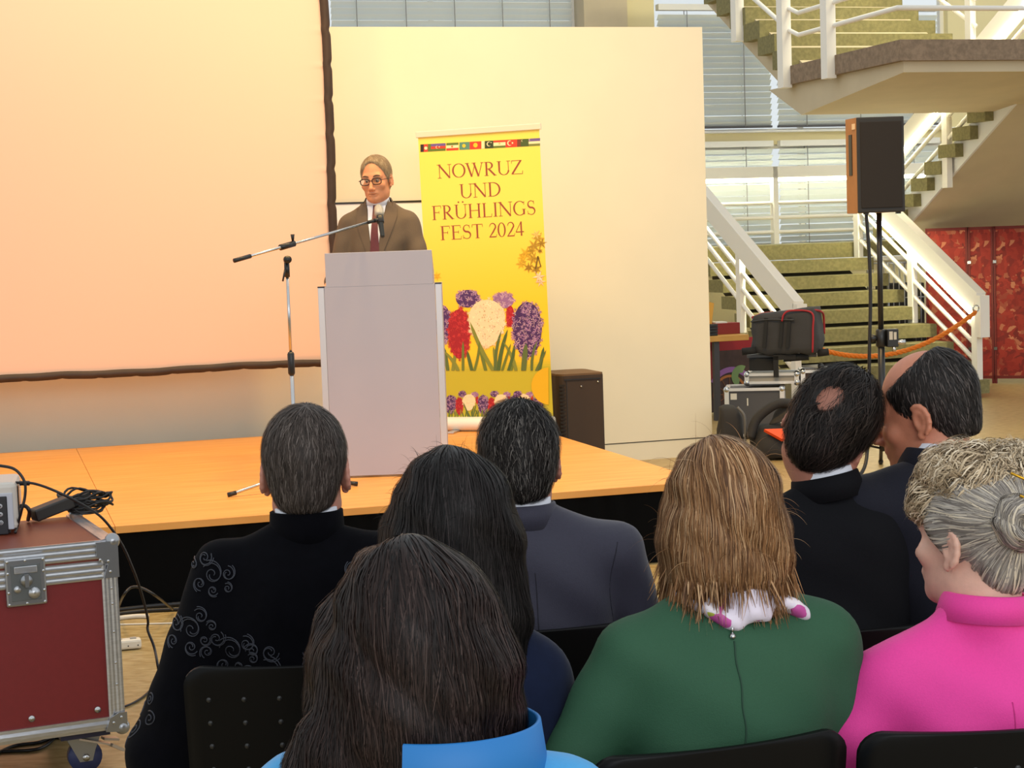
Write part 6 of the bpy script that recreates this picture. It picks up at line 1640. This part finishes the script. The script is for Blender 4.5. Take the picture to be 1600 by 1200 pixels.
jf2 = Field(jf.warp); jf2.ops = [o_ for o_ in jf.ops if o_[0] != 'sub']; jf2.add(RC(b.H((0, -.022, -.045)), b.nb + np.array([0, 0, -.03]), .058, .062), .02)
rows = [(-.058 * (1 - q) - .004, .058 * (1 - q) + .004, z0 + .012 - .40 * q) for q in np.linspace(0, 1, 16)]
drape_patch('shirt_front', jf2, rows, .5, -1, M_shirt, t, .004)
M_tie = mat('tie_maroon', rgb(92, 28, 34), .5, noise=.15, nscale=90)
rows = [(-.020, .020, z0 + .008), (-.014, .014, z0 - .03)] + [(-.013 - .016 * q, .013 + .016 * q, z0 - .032 - .37 * q) for q in np.linspace(0, 1, 12)]
drape_patch('tie', jf2, rows, .5, -1, M_tie, t, .009)
for s_ in (-1, 1):
    rows = []
    for q in np.linspace(0, 1, 16):
        inn = .060 * (1 - q) + .003; wd_ = (.045 + .03 * q / .28) if q < .28 else .085 * (1 - (q - .28) / .72) ** .8 * .8 + .006
        rows.append((s_ * inn, s_ * (inn + wd_), z0 - .005 - .39 * q))
    drape_patch('lapel', jf2, rows, .5, -1, mat('lapel_brown', rgb(92, 76, 60), .75, bump=.15, bscale=400), t, .007)
    m_ = MB(); m_.ball(b.H((s_ * .031, .0735, .0105)), .0125 * b.hs, 14, 9); ey = obj('eye', m_, mat('eye_shade', (.30, .24, .20), .3), t)
    m_ = MB(); m_.ball(b.H((s_ * .031, .0815, .009)), .0060 * b.hs, 10, 6); obj('iris', m_, mat('iris_dark', (.03, .02, .015), .2), ey)
    m_ = MB(); m_.tube([b.H((s_ * (.014 + .036 * q), .0905 - .012 * q * q, .0335 + .006 * math.sin(q * 3))) for q in np.linspace(0, 1, 7)], [.002, .0035, .004, .004, .0035, .003, .0015], 6); obj('eyebrow', m_, mat('brow_grey', rgb(96, 76, 58), .7), t)
m_ = MB(); m_.tube([b.H((x, .0945 - 11 * x * x, -.0665 + 4 * x * x)) for x in np.linspace(-.023, .023, 9)], [.0012, .0024, .0032, .0038, .004, .0038, .0032, .0024, .0012], 6); obj('lip', m_, mat('lip', rgb(168, 98, 80), .5), t)
m_ = MB(); m_.tube([b.H((x, .0955 - 11 * x * x, -.0570 - 5 * x * x)) for x in np.linspace(-.025, .025, 9)], [.001, .0018, .0024, .0028, .0026, .0028, .0024, .0018, .001], 6); obj('lip', m_, _M['lip'], t)
gl = MB()
for s_ in (-1, 1):
    lp = [(s_ * (.033 + .0255 * (abs(math.cos(a)) ** .6) * (1 if math.cos(a) > 0 else -1)), .1000 - .05 * abs(.033 + .0255 * math.cos(a)) ** 1.0 * .35, .008 + .0165 * (abs(math.sin(a)) ** .7) * (1 if math.sin(a) > 0 else -1)) for a in np.linspace(0, 2 * math.pi, 25)]
    gl.tube([b.H(p) for p in lp], .0030 * b.hs, 6)
    gl.tube([b.H(p) for p in [(s_ * .058, .098, .014), (s_ * .072, .085, .014), (s_ * .0835, .03, .012), (s_ * .0835, -.005, .012), (s_ * .080, -.02, .0)]], .0019, 6)
gl.tube([b.H(p) for p in [(-.009, .100, .012), (0, .103, .015), (.009, .100, .012)]], .0018, 6)
go = obj('glasses', gl, mat('glasses_frame', rgb(46, 28, 22), .3), t)
for s_ in (-1, 1):
    m_ = MB(); n = 20; pts = [b.H((s_ * (.033 + .024 * math.cos(a)), .0990 - .0175 * abs(.033 + .024 * math.cos(a)), .008 + .015 * math.sin(a))) for a in np.linspace(0, 2 * math.pi, n + 1)[:-1]]
    m_.add([tuple(p) for p in pts], [tuple(range(n))]); obj('lens', m_, mat('lens_glass', (.95, .95, .95), .0, trans=1.0, spec=.05), go)
short_hair(b, t, (rgb(128, 108, 82), rgb(178, 156, 124), rgb(214, 198, 168)), cap=.010, n=4200, L=.035, crown=(.03, -.03, .14), nape=-.07, front=.050, lift=(.001, .006), wid=.0016, m0=mat('scalp_grey', rgb(140, 112, 78), .6), cuts=[(EL(b.H((.008, .098, .088)), np.array((.074, .056, .044)), b.R), .012)])
